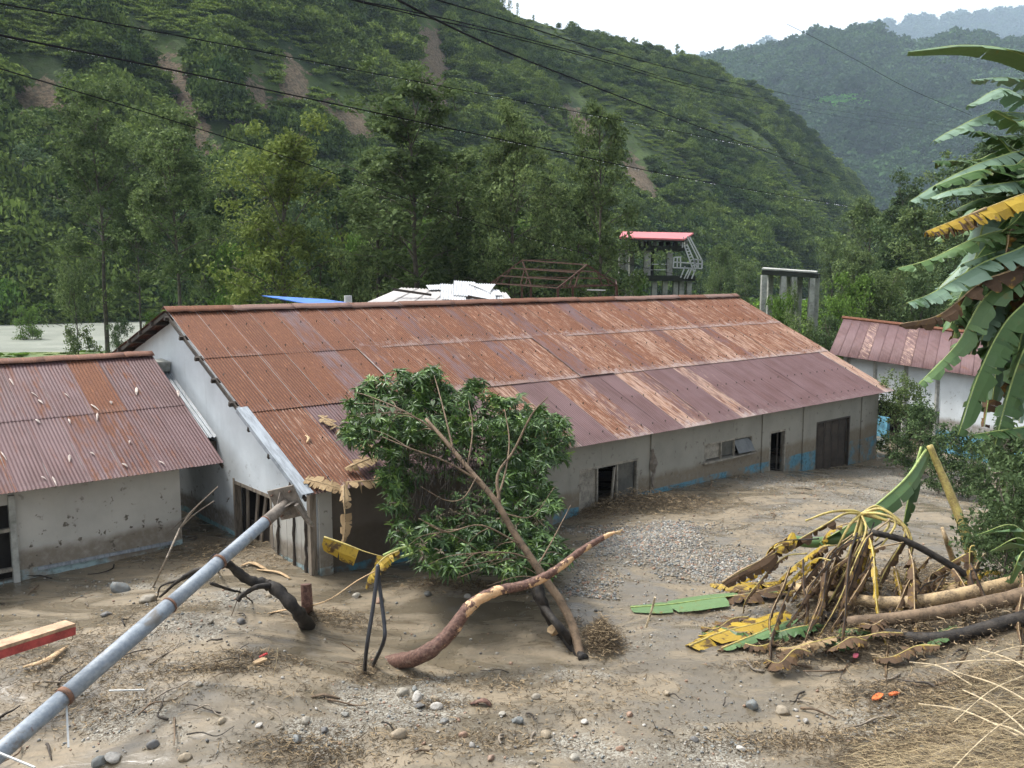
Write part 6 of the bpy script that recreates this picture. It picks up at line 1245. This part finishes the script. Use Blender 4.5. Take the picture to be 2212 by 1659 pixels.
def stone_mat(nm, cols, inst=False):
    m, n, out = NT(nm); co = coord(n); o = oinfo(n, 'Random'); c = cols[0]
    for i, q in enumerate(cols[1:]): c = mix(n, ramp(n, o, (i+1)/len(cols)-.02, (i+1)/len(cols)+.02), c, q)
    f = noise(n, co, 4, 5, .6); c = mix(n, ramp(n, f, .3, .7, 0, .55), c, (.16, .13, .095)); bsdf(n, out, c, .6, bump(n, f, .3, .02), .4); return m
M['stone'] = stone_mat('river_stone', ((.24, .215, .17), (.34, .32, .27), (.15, .17, .175), (.29, .235, .16), (.44, .42, .38), (.10, .105, .11), (.20, .22, .215), (.30, .18, .12)))
RK = [bpy.data.objects.new('pebble_source', mesh('pebble', *rock(s, 0), M['stone'], True)) for s in range(5)]
RK2 = [mesh('stone_%d' % s, *rock(s+20, 2), M['stone'], True) for s in range(6)]
r_ = np.random.default_rng(31)
def pebbles(name, n, xr, yr, base, bias, smin_, smax_):
    X = r_.uniform(*xr, n); Y = yr[0]+(yr[1]-yr[0])*r_.random(n)**1.5; g = gravelness(X, Y); u_ = (X-E0[0])*U[0]+(Y-E0[1])*U[1]; v_ = (X-E0[0])*V[0]+(Y-E0[1])*V[1]
    ok = (r_.random(n) < base+g**1.3*bias) & ~((u_ > .2) & (v_ > .3)) & ~((u_ < -.9) & (v_ > 4.2)); X, Y = X[ok], Y[ok]; k = len(X); s = smin_+(smax_-smin_)*r_.random(k)**5
    return scatter(name, np.stack([X, Y, ground_z(X, Y)+s*.12+.004], 1), s, r_.random(k)*6.28, r_.integers(0, 5, k), np.ones((k, 3)), RK, rx=r_.normal(size=(k, 2))*.4)
pebbles('gravel', 200000, (-10.5, 11), (9.2, 24), .030, .62, .006, .042)
pebbles('far_gravel', 90000, (0, 17), (16, 33), .03, .5, .014, .048)
pebbles('gravel_bank', 60000, (.5, 5.5), (16.6, 22), 0., 1.1, .018, .055)
G4 = 'stones lying on the silt'; rb_ = random.Random(8)
ST = [(870, 1500, 34), (902, 1510, 36), (905, 1528, 26), (938, 1512, 22), (943, 1530, 30), (895, 1490, 18), (1157, 1508, 24), (1118, 1560, 30), (1262, 1560, 18), (1000, 1590, 22), (1020, 1612, 20), (860, 1590, 40), (1180, 1590, 28), (1060, 1640, 24), (245, 1640, 40), (330, 1612, 30), (215, 1650, 36), (320, 1300, 40), (520, 1345, 22), (455, 1345, 20), (230, 1330, 26), (660, 1560, 24), (640, 1600, 28), (1625, 1527, 40), (1690, 1540, 36), (1740, 1560, 22), (1600, 1620, 26), (1780, 1600, 20), (1880, 1590, 22), (1440, 1500, 20),
      (1360, 1545, 18), (700, 1580, 26), (745, 1545, 20), (560, 1570, 18), (480, 1560, 22), (260, 1275, 44), (770, 1290, 22), (820, 1300, 26), (925, 1285, 20), (1010, 1290, 16), (1500, 1600, 20), (1340, 1620, 22), (1240, 1640, 26), (1150, 1650, 22), (960, 1560, 22), (1085, 1545, 18), (400, 1640, 30), (430, 1480, 18), (580, 1290, 16), (1720, 1290, 22)]
for i, (px, py, w_) in enumerate(ST):
    P = gp(px, py, .0); s = w_/F*P[1]/2*1.05; o = obj('stone', RK2[i % 6], None, P+ZZ*s*.25, (rb_.uniform(-.3, .3), rb_.uniform(-.3, .3), rb_.uniform(0, 6)), s)
    tag(o, ('large' if w_ >= 32 else 'small' if w_ <= 20 else 'middling')+' rounded stone half sunk in silt '+where_(px, py), 'stone', G4)
# litter: twigs, roots and shreds gathered in clumps
M['litter'] = foliage('wet_plant_litter', (.030, .022, .014), (.115, .082, .050), .0, .15, .9, vary=(.06, .044, .027))
M['litter_p'] = foliage('pale_plant_litter', (.16, .115, .065), (.36, .27, .16), .0, .25, .8)
def litter(name, clumps, mt, n_scale=1., seed=1, L=(.03, .13), W_=(.002, .006), zup=.06):
    r = np.random.default_rng(seed); Vs = []; n = 0
    for (px, py, rx, ry, cnt, h) in clumps:
        c = gp(px, py); k = int(cnt*n_scale); X = c[0]+r.normal(size=k)*rx; Y = c[1]+r.normal(size=k)*ry
        e = np.exp(-(((X-c[0])/rx)**2+((Y-c[1])/ry)**2)/2); Z = ground_z(X, Y)+h*e*r.random(k)+.006
        for i in range(k):
            l = r.uniform(*L); a = r.random()*6.28; d = np.array([math.cos(a), math.sin(a), r.normal()*.22+zup*h*4]); p = np.array([X[i], Y[i], Z[i]]); w_ = r.uniform(*W_)
            s = np.array([-d[1], d[0], 0])*w_; m_ = p+d*l*.5+r.normal(size=3)*l*.14; e_ = p+d*l; up = ZZ*w_
            Vs += [p-s, p+s, p+up*1.4, m_-s, m_+s, m_+up*1.4, e_-s*.3, e_+s*.3, e_+up*.5]; n += 1
    V_ = np.array(Vs); b = np.arange(n)[:, None]*9; q = np.array([[0, 3, 5, 2], [2, 5, 4, 1], [3, 6, 8, 5], [5, 8, 7, 4]]); F_ = (b[:, :, None]+q[None]).reshape(-1, 4)
    return tag(obj(name, mesh(name, V_, F_, M[mt])), kind='stuff')
CL = [(720, 1340, .45, .25, 900, .14), (1300, 1390, .17, .30, 2600, .50), (1050, 1270, .5, .18, 500, .10), (940, 1262, .5, .15, 500, .10), (1380, 1092, .9, .4, 3600, .50), (1300, 1110, .5, .3, 900, .3), (1470, 1085, .8, .35, 1400, .3), (1450, 1060, 1.0, .4, 700, .18), (200, 1400, .9, .5, 900, .16), (100, 1470, .8, .5, 900, .2), (60, 1400, .8, .5, 600, .15),
      (300, 1470, .8, .5, 700, .12), (210, 1540, .7, .4, 700, .12), (560, 1420, .5, .12, 600, .10), (470, 1445, .7, .10, 700, .08), (350, 1320, .7, .4, 500, .08), (500, 1200, .9, .5, 900, .22), (620, 1215, .5, .2, 300, .1), (790, 1450, .14, .3, 300, .06), (880, 1470, .5, .15, 260, .03), (950, 1525, .3, .1, 200, .05), (1100, 1480, .7, .2, 420, .03), (1200, 1530, .8, .3, 450, .03),
      (900, 1600, .8, .3, 500, .05), (1060, 1600, .6, .2, 420, .04), (700, 1620, .6, .2, 700, .10), (640, 1640, .5, .2, 600, .12), (1350, 1480, .5, .3, 200, .02), (1700, 1400, .5, .3, 700, .10), (1820, 1390, .5, .3, 800, .15), (1950, 1370, .9, .5, 2600, .30), (2080, 1360, .9, .5, 2600, .34), (1840, 1320, .7, .4, 1500, .22), (1900, 1290, .8, .5, 1800, .42), (2040, 1260, .9, .6, 2000, .42), (2150, 1300, .8, .5, 1000, .3), (1990, 1240, .8, .7, 900, .25), (1850, 1250, .7, .6, 700, .2),
      (1900, 1500, .5, .2, 900, .14), (2000, 1520, .6, .25, 1100, .16), (2100, 1480, .6, .3, 900, .18), (1800, 1600, .7, .2, 900, .10), (2000, 1600, .7, .2, 1200, .14), (1650, 1610, .7, .2, 600, .06), (1600, 1030, 1.4, .5, 600, .14), (1750, 1060, 1.5, .9, 600, .08), (1850, 1000, 1.8, 1.2, 600, .10), (1560, 1100, 1.2, .8, 500, .06), (1660, 1150, 1., .6, 400, .06), (1230, 1350, .2, .2, 250, .1), (1480, 1330, .4, .3, 200, .05), (640, 1500, .6, .2, 260, .04), (1640, 1440, .4, .08, 260, .05), (60, 1220, .8, .4, 300, .04), (400, 1190, .8, .4, 500, .10)]
litter('plant_litter', CL, 'litter', .75, 3, (.03, .17), (.0015, .005))
litter('pale_litter', [(a, b, c, d, e*.22, f) for a, b, c, d, e, f in CL], 'litter_p', 1., 4, (.03, .14), (.003, .009))
bits = [(r_.uniform(-60, 2270), r_.uniform(1240, 1655), .5, .4, 26, .02) for _ in range(80)]
litter('scattered_litter', [b for b in bits], 'litter', 1., 6, (.015, .07), (.002, .006))
rk = random.Random(44)   # loose crooked sticks and roots strewn over the silt
for i in range(70):
    px, py = (rk.uniform(-20, 820), rk.uniform(1180, 1650)) if i < 34 else ((rk.uniform(1300, 1760), rk.uniform(1050, 1110)) if i < 42 else ((rk.uniform(1640, 2200), rk.uniform(1290, 1560)) if i < 60 else (rk.uniform(860, 1650), rk.uniform(1440, 1640))))
    if 620 < px and py < 1240 and i < 34: px -= 500
    L = rk.uniform(.25, .9)*(1 if i < 60 else .6); a_ = rk.uniform(0, 6.28); p = gp(px, py, .03); u_ = (p-E0)@U
    if (p-E0)@V > .1 and u_ > -1: continue
    pts = [p]
    for k in range(3): a_ += rk.gauss(0, .45); q = pts[-1]+np.array([math.cos(a_), math.sin(a_), 0])*L/3; pts.append(np.array([q[0], q[1], float(ground_z(q[0], q[1]))+rk.uniform(.01, .09)]))
    r0 = rk.uniform(.008, .024); mb = MB(); P_ = spline(pts, 4); mb.tube(P_, list(np.linspace(r0, r0*.4, len(P_))), 6, .15)
    if i % 3 == 0: b_ = P_[6]; mb.tube([b_, b_+np.array([math.cos(a_+1), math.sin(a_+1), .25])*L*.22], [r0*.6, r0*.25], 5)
    mt_ = rk.choice(('bark_wet', 'bark_b', 'dark_timber', 'timber'))
    tag(mb.build('stick', M[mt_], None, True), ('long ' if L > .6 else 'short ')+{'bark_wet': 'black wet', 'bark_b': 'brown', 'dark_timber': 'dark muddy', 'timber': 'pale grey'}[mt_]+(' forked' if i % 3 == 0 else '')+' stick '+where_(px, py), 'stick', 'sticks strewn over the silt')
# dry grass and straw on the bank at the lower right
def straw(name, n, region, L, seed, mt, hz=.5):
    r = np.random.default_rng(seed); Vs = []; k = 0
    while k < n:
        px = r.uniform(region[0], region[2]); py = r.uniform(region[1], region[3])
        if py < 1735-(px-1650)*.62*r.uniform(.75, 1.2): continue
        p = gp(px, py); a = r.normal()*.9+2.7; l = r.uniform(*L); d = np.array([math.cos(a), math.sin(a)*.8, r.uniform(.02, hz)]); w_ = r.uniform(.0025, .006); s = np.array([-d[1], d[0], 0])*w_
        for t0, t1 in ((0, .5), (.5, 1)):
            q0 = p+d*l*t0-ZZ*l*.35*t0*t0+ZZ*.01; q1 = p+d*l*t1-ZZ*l*.35*t1*t1+ZZ*.01; Vs += [q0-s*(1-t0*.8), q0+s*(1-t0*.8), q1+s*(1-t1*.8), q1-s*(1-t1*.8)]
        k += 1
    V_ = np.array(Vs); return tag(obj(name, mesh(name, V_, np.arange(len(V_)).reshape(-1, 4), M[mt])), kind='stuff')
M['straw_l'] = foliage('dry_grass_blades', (.26, .19, .10), (.52, .42, .25), .2, .3, .7)
straw('dry_grass', 3800, (1860, 1390, 2330, 1760), (.10, .5), 5, 'straw_l')
straw('withered_grass', 7500, (1500, 1440, 2330, 1760), (.08, .28), 7, 'litter', .3)
GS = 'long dry reeds at the lower right'
for i, (x0, y0, x1, y1) in enumerate(((2300, 1500, 2110, 1400), (2290, 1560, 2060, 1450), (2260, 1620, 2080, 1490), (2290, 1440, 1990, 1440), (2230, 1520, 2020, 1700), (2100, 1480, 1965, 1430), (2280, 1650, 2140, 1560), (2210, 1460, 2060, 1560), (2290, 1400, 2120, 1420), (2200, 1590, 1985, 1520))):
    a = gp(x0, y0, .08); b = gp(x1, y1, .12); mb = MB(); mb.tube(spline([a, (a+b)/2+ZZ*.10, b], 5), .009, 5); tag(mb.build('reed', M['straw']), 'long pale dry reed on the lower right bank, '+('highest, ending under the rotten trunks', 'second from the top, steep', 'crossing the middle of the bundle', 'nearly level near the top', 'steep one reaching the bottom edge', 'left one pointing at the fallen plant', 'lowest short one at the right edge', 'slanting left through the bundle', 'flat one at the right edge', 'low flat one pointing left')[i], 'reed', GS)
# coloured odds and ends
M['orange'] = simple('orange_rubber', (.75, .16, .04), .5, .2, 6); M['red'] = simple('red_plastic', (.55, .03, .03), .4, .2, 6); M['pink'] = simple('pink_plastic', (.70, .16, .22), .5, .2, 6)
def slab_(c, L, W_, h, rz, mt, nm, lab, cat):
    mb = MB(); n = 14; ring = [(math.cos(k/n*6.283)*L/2*(1+.10*math.cos(k/n*6.283)), math.sin(k/n*6.283)*W_/2*(1-.25*math.cos(k/n*6.283*2))) for k in range(n)]; ca, sa = math.cos(rz), math.sin(rz)
    mb.prism([c+np.array([x*ca-y*sa, x*sa+y*ca, .02*math.sin(x*20)]) for x, y in ring], (0, 0, h)); return tag(mb.build(nm, M[mt]), lab, cat)
slab_(gp(1895, 1507, .05), .24, .09, .025, .5, 'orange', 'sandal_sole', 'orange rubber sole lying on the litter, left one', 'sandal'); slab_(gp(1930, 1500, .05), .16, .08, .025, -.4, 'orange', 'sandal_sole', 'smaller orange rubber piece right beside the orange sole', 'sandal')
slab_(gp(568, 1417, .05), .14, .05, .02, .4, 'red', 'red_scrap', 'small red plastic scrap beside the bark on the left mound', 'plastic scrap'); slab_(gp(1848, 1418, .10), .09, .08, .03, .1, 'pink', 'pink_scrap', 'small pink scrap hanging among the rotten banana leaves', 'plastic scrap')
slab_(gp(560, 1430, .03), .22, .12, .03, .2, 'paleleaf', 'bark_flake', 'pale bark flake just below the red scrap', 'bark')
